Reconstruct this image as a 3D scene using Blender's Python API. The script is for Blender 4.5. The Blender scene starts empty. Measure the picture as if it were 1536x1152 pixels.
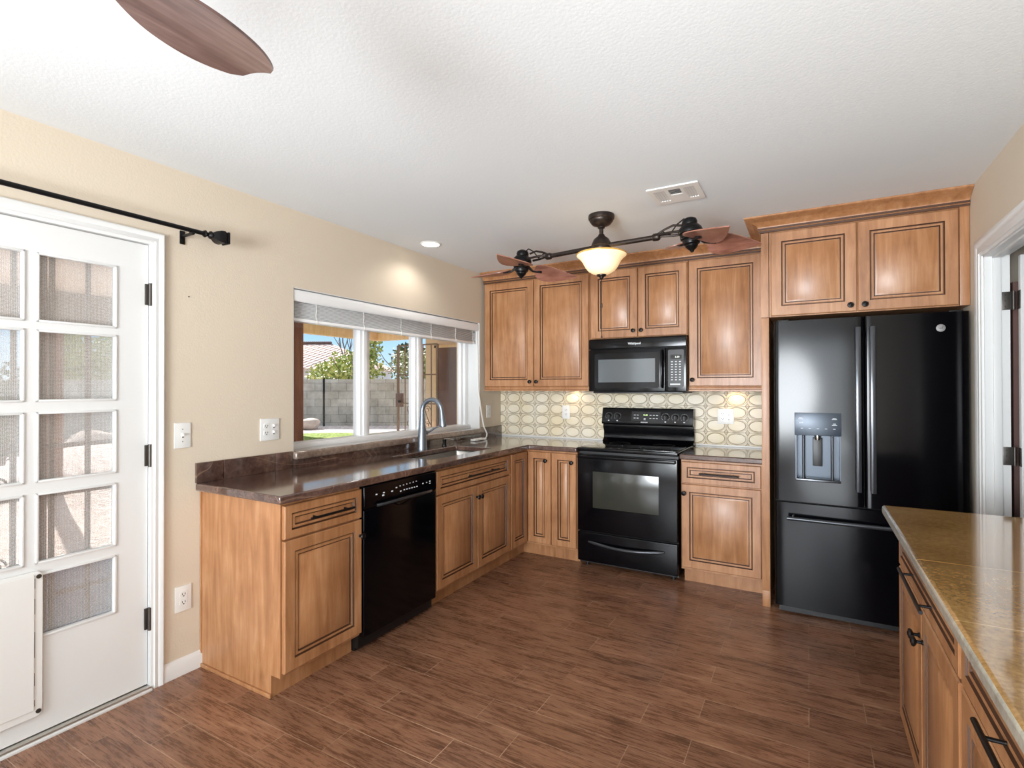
import bpy, bmesh, math, random
from mathutils import Vector, Matrix
random.seed(7)
S = bpy.context.scene
COL = S.collection
PI = math.pi

# ------------------------------------------------------------------ camera
CAMP = Vector((2.6448, -4.4222, 1.3868))
yaw, pit, rol = math.radians(29.666), math.radians(0.3576), math.radians(0.1077)
FW = Vector((-math.sin(yaw)*math.cos(pit), math.cos(yaw)*math.cos(pit), math.sin(pit)))
RT = Vector((math.cos(yaw), math.sin(yaw), 0)); UPV = RT.cross(FW)
cx_ = RT*math.cos(rol) - UPV*math.sin(rol); cy_ = RT*math.sin(rol) + UPV*math.cos(rol)
cam = bpy.data.cameras.new('camera'); camo = bpy.data.objects.new('camera', cam); COL.objects.link(camo)
M = Matrix((cx_, cy_, -FW)).transposed().to_4x4(); M.translation = CAMP; camo.matrix_world = M
cam.sensor_width = 36; cam.lens = 780.66/1536*36; cam.clip_start = 0.02; cam.clip_end = 300
S.camera = camo

# ------------------------------------------------------------------ view, world, sun and big lights
S.view_settings.view_transform = 'Standard'; S.view_settings.look = 'None'
S.view_settings.gamma = 1; S.view_settings.use_curve_mapping = False
S.view_settings.exposure = 0.0
W = bpy.data.worlds.new('sky'); S.world = W; W.use_nodes = True
wn = W.node_tree.nodes; wl = W.node_tree.links
tcw = wn.new('ShaderNodeTexCoord'); sxw = wn.new('ShaderNodeSeparateXYZ'); wl.new(tcw.outputs['Generated'], sxw.inputs[0])
rw = wn.new('ShaderNodeValToRGB'); wl.new(sxw.outputs[2], rw.inputs[0])
for el, (p_, c_) in zip([rw.color_ramp.elements[0], rw.color_ramp.elements[1], rw.color_ramp.elements.new(.12), rw.color_ramp.elements.new(.45)],
                        [(0.0, (.62, .80, .93, 1)), (1.0, (.10, .27, .66, 1)), (.12, (.30, .60, .90, 1)), (.45, (.16, .42, .84, 1))]): el.position = p_; el.color = c_
wl.new(rw.outputs[0], wn['Background'].inputs[0]); wn['Background'].inputs[1].default_value = 1.3

def lamp(name, kind, loc, direction, energy, color=(1, 1, 1), **kw):
    l = bpy.data.lights.new(name, kind); l.energy = energy; l.color = color
    for k, v in kw.items(): setattr(l, k, v)
    o = bpy.data.objects.new(name, l); COL.objects.link(o); o.location = loc
    o.rotation_euler = Vector(direction).to_track_quat('-Z', 'Y').to_euler()
    return o
lamp('sun', 'SUN', (-8, 2, 12), (0.80, -0.22, -0.60), 10.0, (1, .95, .87), angle=math.radians(.6))
# unseen fill lamps added at the dining-end openings, standing in for window daylight
lamp('rear_fill', 'AREA', (1.75, -7.93, 1.25), (0, 1, 0.10), 165, (.90, .955, 1.0), shape='RECTANGLE', size=2.7, size_y=2.0)
lamp('dining_side_fill', 'AREA', (0.03, -5.9, 1.3), (1, 0.25, 0), 18, (.90, .96, 1.0), shape='RECTANGLE', size=1.2, size_y=1.6)
# further added lamps without fixtures behind the camera, filling ceiling and far wall
lamp('ceiling_fill', 'AREA', (2.7, -4.95, 0.35), (-.08, .74, .67), 30, (.88, .95, 1.0), shape='DISK', size=1.1)
lamp('forward_fill', 'AREA', (1.7, -6.6, 1.3), (0.0, .96, .27), 62, (.91, .96, 1.0), shape='DISK', size=1.4, spread=math.radians(88))

# ------------------------------------------------------------------ node helpers
def mat(name): 
    m = bpy.data.materials.new(name); m.use_nodes = True
    return m, m.node_tree.nodes, m.node_tree.links, m.node_tree.nodes['Principled BSDF']
def lin(c):
    return tuple(((v/255)/12.92 if v <= 10 else (((v/255)+.055)/1.055)**2.4) for v in c) + (1,)
def N(ns, t, **kw):
    n = ns.new(t)
    for k, v in kw.items():
        if k.startswith('_'): setattr(n, k[1:], v)
        else: n.inputs[k.replace('__', ' ')].default_value = v
    return n
def math_(ns, ls, op, a, b=None, c=None, clamp=False):
    n = ns.new('ShaderNodeMath'); n.operation = op; n.use_clamp = clamp
    for i, v in enumerate((a, b, c)):
        if v is None: continue
        if isinstance(v, (int, float)): n.inputs[i].default_value = v
        else: ls.new(v, n.inputs[i])
    return n.outputs[0]
def pos(ns, ls, scale=(1, 1, 1), swap=None):
    g = ns.new('ShaderNodeNewGeometry'); m = ns.new('ShaderNodeMapping'); m.vector_type = 'POINT'
    m.inputs['Scale'].default_value = scale; ls.new(g.outputs['Position'], m.inputs['Vector']); return m.outputs[0]
def noise(ns, ls, vec, scale, detail=4, rough=.55, dist=0):
    n = ns.new('ShaderNodeTexNoise'); n.inputs['Scale'].default_value = scale; n.inputs['Detail'].default_value = detail
    n.inputs['Roughness'].default_value = rough; n.inputs['Distortion'].default_value = dist; ls.new(vec, n.inputs['Vector']); return n.outputs[0]
def ramp(ns, ls, fac, stops):
    r = ns.new('ShaderNodeValToRGB'); e = r.color_ramp.elements
    while len(e) < len(stops): e.new(.5)
    for el, (p, c) in zip(e, stops): el.position = p; el.color = c
    ls.new(fac, r.inputs[0]); return r.outputs[0]
def mix(ns, ls, fac, a, b, bt='MIX'):
    m = ns.new('ShaderNodeMix'); m.data_type = 'RGBA'; m.blend_type = bt
    for s, v in ((m.inputs[0], fac), (m.inputs[6], a), (m.inputs[7], b)):
        if isinstance(v, (int, float, tuple)): s.default_value = v
        else: ls.new(v, s)
    return m.outputs[2]
def bump(ns, ls, p, h, strength, dist=.01):
    b = ns.new('ShaderNodeBump'); b.inputs['Strength'].default_value = strength; b.inputs['Distance'].default_value = dist
    ls.new(h, b.inputs['Height']); ls.new(b.outputs[0], p.inputs['Normal'])
def simple(name, c, rough=.5, metal=0, bs=0, bscale=200, spec=.5, coat=0, var=0, vscale=8):
    m, ns, ls, p = mat(name)
    p.inputs['Base Color'].default_value = lin(c); p.inputs['Roughness'].default_value = rough
    p.inputs['Metallic'].default_value = metal; p.inputs['Specular IOR Level'].default_value = spec
    if coat: p.inputs['Coat Weight'].default_value = coat; p.inputs['Coat Roughness'].default_value = .05
    v = pos(ns, ls)
    if bs: bump(ns, ls, p, noise(ns, ls, v, bscale, 3), bs, .004)
    if var:
        f = noise(ns, ls, v, vscale, 4)
        lo = tuple(x*(1-var) for x in lin(c)[:3]) + (1,); hi = tuple(min(1, x*(1+var)) for x in lin(c)[:3]) + (1,)
        ls.new(ramp(ns, ls, f, [(.3, lo), (.7, hi)]), p.inputs['Base Color'])
    return m

MT = {}
MT['wall'] = simple('beige_paint', (212, 199, 180), .75, bs=.2, bscale=110)
MT['ceiling'] = simple('ceiling_paint', (226, 230, 232), .85, bs=.16, bscale=90)
MT['white'] = simple('white_gloss_paint', (222, 223, 222), .38, bs=.05, bscale=60)
MT['plate'] = simple('white_plastic', (228, 228, 225), .35)
MT['vinyl'] = simple('white_vinyl', (240, 241, 241), .3)
MT['slot'] = simple('dark_slot', (30, 28, 26), .6)
MT['black'] = simple('black_enamel', (5, 5, 8), .13, spec=.24)
MT['blackmatte'] = simple('black_plastic', (14, 14, 16), .4)
MT['iron'] = simple('black_iron', (24, 23, 24), .38, metal=.6)
MT['bronze'] = simple('oil_rubbed_bronze', (58, 50, 46), .38, metal=.75, var=.3, vscale=60)
MT['hinge'] = simple('dark_hinge', (88, 84, 80), .4, metal=.8)
MT['steel'] = simple('brushed_steel', (196, 192, 186), .28, metal=1)
MT['faucet'] = simple('slate_steel', (132, 140, 150), .34, metal=.8)
MT['cooktop'] = simple('ceramic_glass', (10, 12, 14), .06, coat=.6)
MT['print'] = simple('white_print', (215, 218, 222), .5)
MT['cord'] = simple('white_cord', (238, 236, 230), .6)
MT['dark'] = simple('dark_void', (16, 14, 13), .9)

def glass(name, tint=(1, 1, 1), refl=.12, rough=0.0):
    m, ns, ls, p = mat(name); ns.remove(p)
    t = ns.new('ShaderNodeBsdfTransparent'); t.inputs[0].default_value = tint + (1,)
    g = ns.new('ShaderNodeBsdfGlossy'); g.inputs['Roughness'].default_value = rough
    lw = ns.new('ShaderNodeLayerWeight'); lw.inputs[0].default_value = .5
    f = math_(ns, ls, 'MULTIPLY_ADD', math_(ns, ls, 'POWER', lw.outputs['Facing'], 5), .8, .03)
    x = ns.new('ShaderNodeMixShader'); ls.new(f, x.inputs[0]); ls.new(t.outputs[0], x.inputs[1]); ls.new(g.outputs[0], x.inputs[2])
    ls.new(x.outputs[0], ns['Material Output'].inputs[0]); return m
MT['glass'] = glass('clear_glass')
def screen_mat():
    m, ns, ls, p = mat('solar_screen_mesh'); 
    p.inputs['Base Color'].default_value = lin((228, 224, 220)); p.inputs['Roughness'].default_value = .8
    t = ns.new('ShaderNodeBsdfTransparent'); x = ns.new('ShaderNodeMixShader')
    v = pos(ns, ls); sx = ns.new('ShaderNodeSeparateXYZ'); ls.new(v, sx.inputs[0])
    a = math_(ns, ls, 'SINE', math_(ns, ls, 'MULTIPLY', sx.outputs[1], 2*PI/.0052))
    b = math_(ns, ls, 'SINE', math_(ns, ls, 'MULTIPLY', sx.outputs[2], 2*PI/.0052))
    k = math_(ns, ls, 'ADD', a, b)
    n = noise(ns, ls, v, 330, 1)
    f = math_(ns, ls, 'MULTIPLY_ADD', k, .13, math_(ns, ls, 'MULTIPLY', n, .72), clamp=True)
    ls.new(f, x.inputs[0]); ls.new(t.outputs[0], x.inputs[1]); ls.new(p.outputs[0], x.inputs[2])
    ls.new(x.outputs[0], ns['Material Output'].inputs[0]); return m
MT['screen'] = screen_mat()

def wood(name, c0, c1, c2, rough=.36, scale=(16, 16, 1.6), coat=.25):
    m, ns, ls, p = mat(name)
    v = pos(ns, ls, scale); n = noise(ns, ls, v, 1.6, 6, .62, .6)
    v2 = pos(ns, ls, (1.3, 1.3, 1.3)); n2 = noise(ns, ls, v2, 3.5, 3)
    f = math_(ns, ls, 'ADD', math_(ns, ls, 'MULTIPLY', n, .62), math_(ns, ls, 'MULTIPLY', n2, .38))
    ls.new(ramp(ns, ls, f, [(.34, lin(c0)), (.5, lin(c1)), (.66, lin(c2))]), p.inputs['Base Color'])
    p.inputs['Roughness'].default_value = rough; p.inputs['Coat Weight'].default_value = coat; p.inputs['Coat Roughness'].default_value = .2
    bump(ns, ls, p, n, .06, .002); return m
MT['wood'] = wood('stained_maple', (138, 92, 57), (163, 114, 75), (182, 136, 97), .42, coat=.12)
MT['glaze'] = simple('dark_glaze', (70, 42, 24), .5)
MT['toe'] = MT['wood']
MT['blade'] = wood('cherry_blade', (112, 70, 56), (142, 94, 78), (166, 118, 102), .3, (5, 5, 30))
MT['blade2'] = wood('weathered_walnut_blade', (72, 50, 46), (98, 72, 66), (122, 98, 92), .35, (30, 3, 10))
MT['tanwood'] = wood('tan_painted_beam', (226, 184, 134), (238, 200, 152), (246, 212, 168), .6)
MT['brownwood'] = wood('brown_post', (120, 76, 54), (146, 94, 68), (168, 114, 84), .6)

def floor_mat():
    m, ns, ls, p = mat('wood_look_floor_tile')
    g = ns.new('ShaderNodeNewGeometry'); s = ns.new('ShaderNodeSeparateXYZ'); ls.new(g.outputs['Position'], s.inputs[0])
    x, y = s.outputs[0], s.outputs[1]
    ry = math_(ns, ls, 'DIVIDE', math_(ns, ls, 'ADD', y, 1.22+.1525*200), .1525)
    row = math_(ns, ls, 'FLOOR', ry); fy = math_(ns, ls, 'FRACT', ry)
    par = math_(ns, ls, 'MODULO', row, 2)
    off = math_(ns, ls, 'MULTIPLY_ADD', par, -.207, .415)
    rx = math_(ns, ls, 'DIVIDE', math_(ns, ls, 'ADD', math_(ns, ls, 'SUBTRACT', x, off), .608*50), .608)
    colu = math_(ns, ls, 'FLOOR', rx); fx = math_(ns, ls, 'FRACT', rx)
    dx = math_(ns, ls, 'MULTIPLY', math_(ns, ls, 'MINIMUM', fx, math_(ns, ls, 'SUBTRACT', 1, fx)), .608)
    dy = math_(ns, ls, 'MULTIPLY', math_(ns, ls, 'MINIMUM', fy, math_(ns, ls, 'SUBTRACT', 1, fy)), .1525)
    d = math_(ns, ls, 'MINIMUM', dx, dy)
    nv = pos(ns, ls, (1, 1, 1)); gn = noise(ns, ls, nv, 2.3, 2)
    line = math_(ns, ls, 'LESS_THAN', d, .0015)
    wn_ = ns.new('ShaderNodeTexWhiteNoise'); wn_.noise_dimensions = '2D'
    cb = ns.new('ShaderNodeCombineXYZ'); ls.new(row, cb.inputs[0]); ls.new(colu, cb.inputs[1]); ls.new(cb.outputs[0], wn_.inputs['Vector'])
    # streaks: shift the noise per tile
    mp = ns.new('ShaderNodeMapping'); mp.inputs['Scale'].default_value = (3.0, 42, 1)
    ls.new(g.outputs['Position'], mp.inputs['Vector'])
    ad = ns.new('ShaderNodeVectorMath'); ad.operation = 'MULTIPLY_ADD'; ls.new(wn_.outputs['Color'], ad.inputs[0])
    ad.inputs[1].default_value = (17, 23, 0); ls.new(mp.outputs[0], ad.inputs[2])
    st = noise(ns, ls, ad.outputs[0], 1.6, 8, .68, .5)
    mp2 = ns.new('ShaderNodeMapping'); mp2.inputs['Scale'].default_value = (2.2, 7, 1); ls.new(g.outputs['Position'], mp2.inputs['Vector'])
    bl = noise(ns, ls, mp2.outputs[0], 1.8, 5, .6)
    mp3 = ns.new('ShaderNodeMapping'); mp3.inputs['Scale'].default_value = (14, 160, 1); ls.new(g.outputs['Position'], mp3.inputs['Vector'])
    fi = noise(ns, ls, mp3.outputs[0], 1.5, 5, .7)
    f = math_(ns, ls, 'ADD', math_(ns, ls, 'MULTIPLY', st, .42), math_(ns, ls, 'MULTIPLY', bl, .26))
    f = math_(ns, ls, 'ADD', f, math_(ns, ls, 'MULTIPLY', fi, .32))
    c = ramp(ns, ls, f, [(.36, lin((60, 38, 27))), (.45, lin((106, 71, 51))), (.53, lin((138, 97, 73))), (.65, lin((176, 136, 108)))])
    hs = ns.new('ShaderNodeHueSaturation'); ls.new(c, hs.inputs['Color'])
    ls.new(math_(ns, ls, 'MULTIPLY_ADD', wn_.outputs['Value'], .32, .86), hs.inputs['Value'])
    gc = math_(ns, ls, 'MULTIPLY', line, math_(ns, ls, 'MULTIPLY_ADD', gn, 2.2, -.45, clamp=True))
    ls.new(mix(ns, ls, gc, hs.outputs[0], lin((188, 152, 124))), p.inputs['Base Color'])
    ls.new(math_(ns, ls, 'MULTIPLY_ADD', f, .3, .13), p.inputs['Roughness'])
    p.inputs['Specular IOR Level'].default_value = .5
    h = math_(ns, ls, 'SUBTRACT', f, math_(ns, ls, 'MULTIPLY', line, .5))
    bump(ns, ls, p, h, .25, .003); return m
MT['floor'] = floor_mat()

def stone(name, c0, c1, c2, vein, vs=1.2, rough=.1, vamt=.6, sc=14, seams=(), vw=160):
    m, ns, ls, p = mat(name); v = pos(ns, ls)
    n = noise(ns, ls, v, sc, 8, .7); n2 = noise(ns, ls, v, 3, 3, .5, .4)
    f = math_(ns, ls, 'ADD', math_(ns, ls, 'MULTIPLY', n, .6), math_(ns, ls, 'MULTIPLY', n2, .4))
    c = ramp(ns, ls, f, [(.36, lin(c0)), (.5, lin(c1)), (.64, lin(c2))])
    w = noise(ns, ls, v, vs, 3, .5, 1.2)
    a = math_(ns, ls, 'ABSOLUTE', math_(ns, ls, 'SUBTRACT', w, .5))
    vf = math_(ns, ls, 'MULTIPLY', math_(ns, ls, 'SUBTRACT', 1, math_(ns, ls, 'MULTIPLY', a, vw), clamp=True), vamt)
    c = mix(ns, ls, vf, c, lin(vein))
    if seams:
        sp = ns.new('ShaderNodeSeparateXYZ'); ls.new(v, sp.inputs[0])
        for q in seams: c = mix(ns, ls, math_(ns, ls, 'MULTIPLY', math_(ns, ls, 'LESS_THAN', math_(ns, ls, 'ABSOLUTE', math_(ns, ls, 'SUBTRACT', sp.outputs[1], q)), .0022), .75), c, lin(vein))
    ls.new(c, p.inputs['Base Color']); p.inputs['Roughness'].default_value = rough
    p.inputs['Coat Weight'].default_value = .9; p.inputs['Coat Roughness'].default_value = rough*.6
    return m
MT['counter'] = stone('brown_marble', (62, 44, 38), (86, 64, 56), (112, 88, 78), (150, 120, 100), 1.5, .15, .5, 30)
MT['sill'] = stone('grey_brown_sill_stone', (104, 88, 78), (134, 116, 104), (160, 142, 128), (180, 160, 140), 1.5, .16, .3, 30)
MT['island_top'] = stone('golden_olive_stone', (124, 92, 50), (160, 124, 74), (190, 154, 102), (212, 180, 126), .6, .1, .08, 90, seams=(-2.632, -3.06), vw=500)
MT['island_edge'] = stone('rough_stone_edge', (132, 128, 116), (166, 163, 150), (196, 190, 170), (220, 210, 180), .9, .35, .3, 60)

def tile_mat():
    m, ns, ls, p = mat('pressed_oval_tile')
    g = ns.new('ShaderNodeNewGeometry'); s = ns.new('ShaderNodeSeparateXYZ'); ls.new(g.outputs['Position'], s.inputs[0])
    u = math_(ns, ls, 'FRACT', math_(ns, ls, 'DIVIDE', math_(ns, ls, 'ADD', s.outputs[0], 10*.1543-.0727), .1543))
    v = math_(ns, ls, 'FRACT', math_(ns, ls, 'DIVIDE', math_(ns, ls, 'SUBTRACT', s.outputs[2], .926), .1025))
    uc = math_(ns, ls, 'SUBTRACT', u, .5); vc = math_(ns, ls, 'SUBTRACT', v, .5)
    r = math_(ns, ls, 'SQRT', math_(ns, ls, 'ADD', math_(ns, ls, 'POWER', math_(ns, ls, 'DIVIDE', uc, .50), 2), math_(ns, ls, 'POWER', math_(ns, ls, 'DIVIDE', vc, .46), 2)))
    ring = math_(ns, ls, 'SUBTRACT', 1, math_(ns, ls, 'MULTIPLY', math_(ns, ls, 'ABSOLUTE', math_(ns, ls, 'SUBTRACT', r, .96)), 11), clamp=True)
    ring2 = math_(ns, ls, 'SUBTRACT', 1, math_(ns, ls, 'MULTIPLY', math_(ns, ls, 'ABSOLUTE', math_(ns, ls, 'SUBTRACT', r, .84)), 20), clamp=True)
    # corner motif: small raised leaf between ovals
    au = math_(ns, ls, 'SUBTRACT', .5, math_(ns, ls, 'ABSOLUTE', uc)); av = math_(ns, ls, 'SUBTRACT', .5, math_(ns, ls, 'ABSOLUTE', vc))
    dd = math_(ns, ls, 'ADD', math_(ns, ls, 'MULTIPLY', au, 6.0), math_(ns, ls, 'MULTIPLY', av, 2.6))
    corner = math_(ns, ls, 'SUBTRACT', 1, math_(ns, ls, 'MULTIPLY', math_(ns, ls, 'ABSOLUTE', math_(ns, ls, 'SUBTRACT', dd, .55)), 4), clamp=True)
    seam = math_(ns, ls, 'LESS_THAN', av, .018)
    seam2 = math_(ns, ls, 'MULTIPLY', math_(ns, ls, 'LESS_THAN', au, .012), 0.35)
    nv = pos(ns, ls); n = noise(ns, ls, nv, 26, 4); n2 = noise(ns, ls, nv, 3, 2)
    base = ramp(ns, ls, n2, [(.35, lin((222, 208, 176))), (.65, lin((232, 224, 206)))])
    gl = math_(ns, ls, 'MAXIMUM', math_(ns, ls, 'MULTIPLY', ring2, .95), math_(ns, ls, 'MAXIMUM', math_(ns, ls, 'MULTIPLY', corner, .8), math_(ns, ls, 'MAXIMUM', math_(ns, ls, 'MULTIPLY', seam, .75), seam2)))
    gl = math_(ns, ls, 'MULTIPLY', gl, math_(ns, ls, 'MULTIPLY_ADD', n, 1.5, .1, clamp=True))
    ls.new(mix(ns, ls, gl, base, lin((98, 66, 34))), p.inputs['Base Color'])
    p.inputs['Roughness'].default_value = .48; p.inputs['Specular IOR Level'].default_value = .3
    h = math_(ns, ls, 'SUBTRACT', math_(ns, ls, 'ADD', math_(ns, ls, 'MULTIPLY', ring, .8), math_(ns, ls, 'MULTIPLY', n, .12)), math_(ns, ls, 'MULTIPLY', gl, .5))
    bump(ns, ls, p, h, .9, .006); return m
MT['tile'] = tile_mat()

def block_mat():
    m, ns, ls, p = mat('concrete_block')
    b = ns.new('ShaderNodeTexBrick'); b.inputs['Scale'].default_value = 1; b.inputs['Brick Width'].default_value = .4; b.inputs['Row Height'].default_value = .2
    b.inputs['Mortar Size'].default_value = .008; b.inputs['Color1'].default_value = lin((205, 199, 184)); b.inputs['Color2'].default_value = lin((178, 171, 155)); b.inputs['Mortar'].default_value = lin((110, 106, 98))
    tc = ns.new('ShaderNodeTexCoord'); sp = ns.new('ShaderNodeSeparateXYZ'); ls.new(tc.outputs['Object'], sp.inputs[0])
    cb = ns.new('ShaderNodeCombineXYZ'); ls.new(sp.outputs[0], cb.inputs[0]); ls.new(sp.outputs[2], cb.inputs[1]); ls.new(cb.outputs[0], b.inputs['Vector'])
    n = noise(ns, ls, tc.outputs['Object'], 3, 6, .7)
    c = mix(ns, ls, .5, b.outputs[0], ramp(ns, ls, n, [(.3, lin((122, 112, 94))), (.7, lin((226, 220, 206)))]), 'MIX')
    ls.new(c, p.inputs['Base Color']); p.inputs['Roughness'].default_value = .9; bump(ns, ls, p, n, .5, .02); return m
MT['block'] = block_mat()
def ground_mat(name, cs, sc, rough=.95):
    m, ns, ls, p = mat(name); v = pos(ns, ls)
    vo = ns.new('ShaderNodeTexVoronoi'); vo.inputs['Scale'].default_value = sc; ls.new(v, vo.inputs['Vector'])
    sp = ns.new('ShaderNodeSeparateColor'); ls.new(vo.outputs['Color'], sp.inputs[0])
    ls.new(ramp(ns, ls, sp.outputs[0], [(0, lin(cs[0])), (.5, lin(cs[1])), (1, lin(cs[2]))]), p.inputs['Base Color'])
    p.inputs['Roughness'].default_value = rough; bump(ns, ls, p, vo.outputs['Distance'], .6, .03); return m
MT['gravel'] = ground_mat('pale_gravel', ((176, 160, 152), (216, 202, 194), (240, 230, 224)), 22)
MT['lawn'] = ground_mat('lawn_green', ((96, 120, 48), (136, 160, 70), (176, 192, 104)), 30)
MT['rock'] = simple('pale_boulder', (205, 190, 178), .9, bs=.6, bscale=9, var=.25, vscale=5)
def paver_mat():
    m, ns, ls, p = mat('grey_pavers'); b = ns.new('ShaderNodeTexBrick'); b.inputs['Scale'].default_value = 1
    b.inputs['Brick Width'].default_value = .6; b.inputs['Row Height'].default_value = .3; b.inputs['Mortar Size'].default_value = .006
    b.inputs['Color1'].default_value = lin((150, 166, 192)); b.inputs['Color2'].default_value = lin((128, 146, 176)); b.inputs['Mortar'].default_value = lin((92, 98, 112))
    ls.new(pos(ns, ls), b.inputs['Vector']); ls.new(b.outputs[0], p.inputs['Base Color']); p.inputs['Roughness'].default_value = .8; return m
MT['paver'] = paver_mat()
def leaf_mat(name, cs):
    m, ns, ls, p = mat(name); oi = pos(ns, ls); n = noise(ns, ls, oi, 9, 2)
    ls.new(ramp(ns, ls, n, [(.35, lin(cs[0])), (.5, lin(cs[1])), (.65, lin(cs[2]))]), p.inputs['Base Color']); p.inputs['Roughness'].default_value = .5
    p.inputs['Subsurface Weight'].default_value = 0; return m
MT['leaf'] = leaf_mat('citrus_leaves', ((98, 116, 40), (160, 172, 70), (222, 214, 140)))
MT['leaf2'] = leaf_mat('pale_shrub_leaves', ((90, 104, 52), (146, 156, 92), (226, 216, 190)))
MT['leaf3'] = leaf_mat('dark_evergreen_leaves', ((38, 56, 34), (60, 84, 44), (92, 112, 60)))
MT['bark'] = simple('grey_bark', (120, 104, 96), .9, var=.3)
def rooftile_mat():
    m, ns, ls, p = mat('pale_barrel_roof_tile'); tc = ns.new('ShaderNodeTexCoord')
    w = ns.new('ShaderNodeTexWave'); w.wave_type = 'BANDS'; w.bands_direction = 'X'; w.inputs['Scale'].default_value = 1.1; ls.new(tc.outputs['Object'], w.inputs['Vector'])
    w2 = ns.new('ShaderNodeTexWave'); w2.bands_direction = 'Y'; w2.inputs['Scale'].default_value = .9; w2.inputs['Distortion'].default_value = .6; ls.new(tc.outputs['Object'], w2.inputs['Vector'])
    f = math_(ns, ls, 'MULTIPLY', w.outputs[1], w2.outputs[1])
    ls.new(ramp(ns, ls, f, [(0.05, lin((172, 138, 124))), (.5, lin((236, 218, 208)))]), p.inputs['Base Color'])
    bump(ns, ls, p, w.outputs[1], .6, .1); p.inputs['Roughness'].default_value = .9; return m
MT['rooftile'] = rooftile_mat()
MT['stucco_tan'] = simple('tan_stucco', (232, 208, 180), .9, bs=.3, bscale=40)
MT['stucco_white'] = simple('pale_stucco', (226, 218, 212), .9, bs=.3, bscale=40)
MT['patio_ceiling'] = simple('patio_soffit_paint', (222, 204, 188), .8)
MT['browndoor'] = simple('brown_door_paint', (104, 74, 66), .6, var=.15, vscale=3)
MT['taniron'] = simple('bronze_iron', (128, 104, 88), .5, metal=.3)
MT['shade'] = simple('brown_roller_shade', (134, 112, 94), .9, bs=.4, bscale=60)

def emis(name, c, s, base=(255, 240, 210)):
    m, ns, ls, p = mat(name); p.inputs['Base Color'].default_value = lin(base)
    p.inputs['Emission Color'].default_value = lin(c); p.inputs['Emission Strength'].default_value = s; p.inputs['Roughness'].default_value = .3; return m
MT['bulbglass'] = emis('amber_glass_bowl', (255, 222, 160), .55, (255, 232, 196))
MT['canlight'] = emis('lit_downlight_lens', (255, 250, 240), 6)
MT['led'] = emis('green_clock_digits', (190, 255, 120), 1.5)
MT['lcd'] = emis('cyan_display', (170, 225, 235), 1.0)
MT['puck'] = emis('warm_puck_lens', (255, 200, 130), 3)

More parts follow.
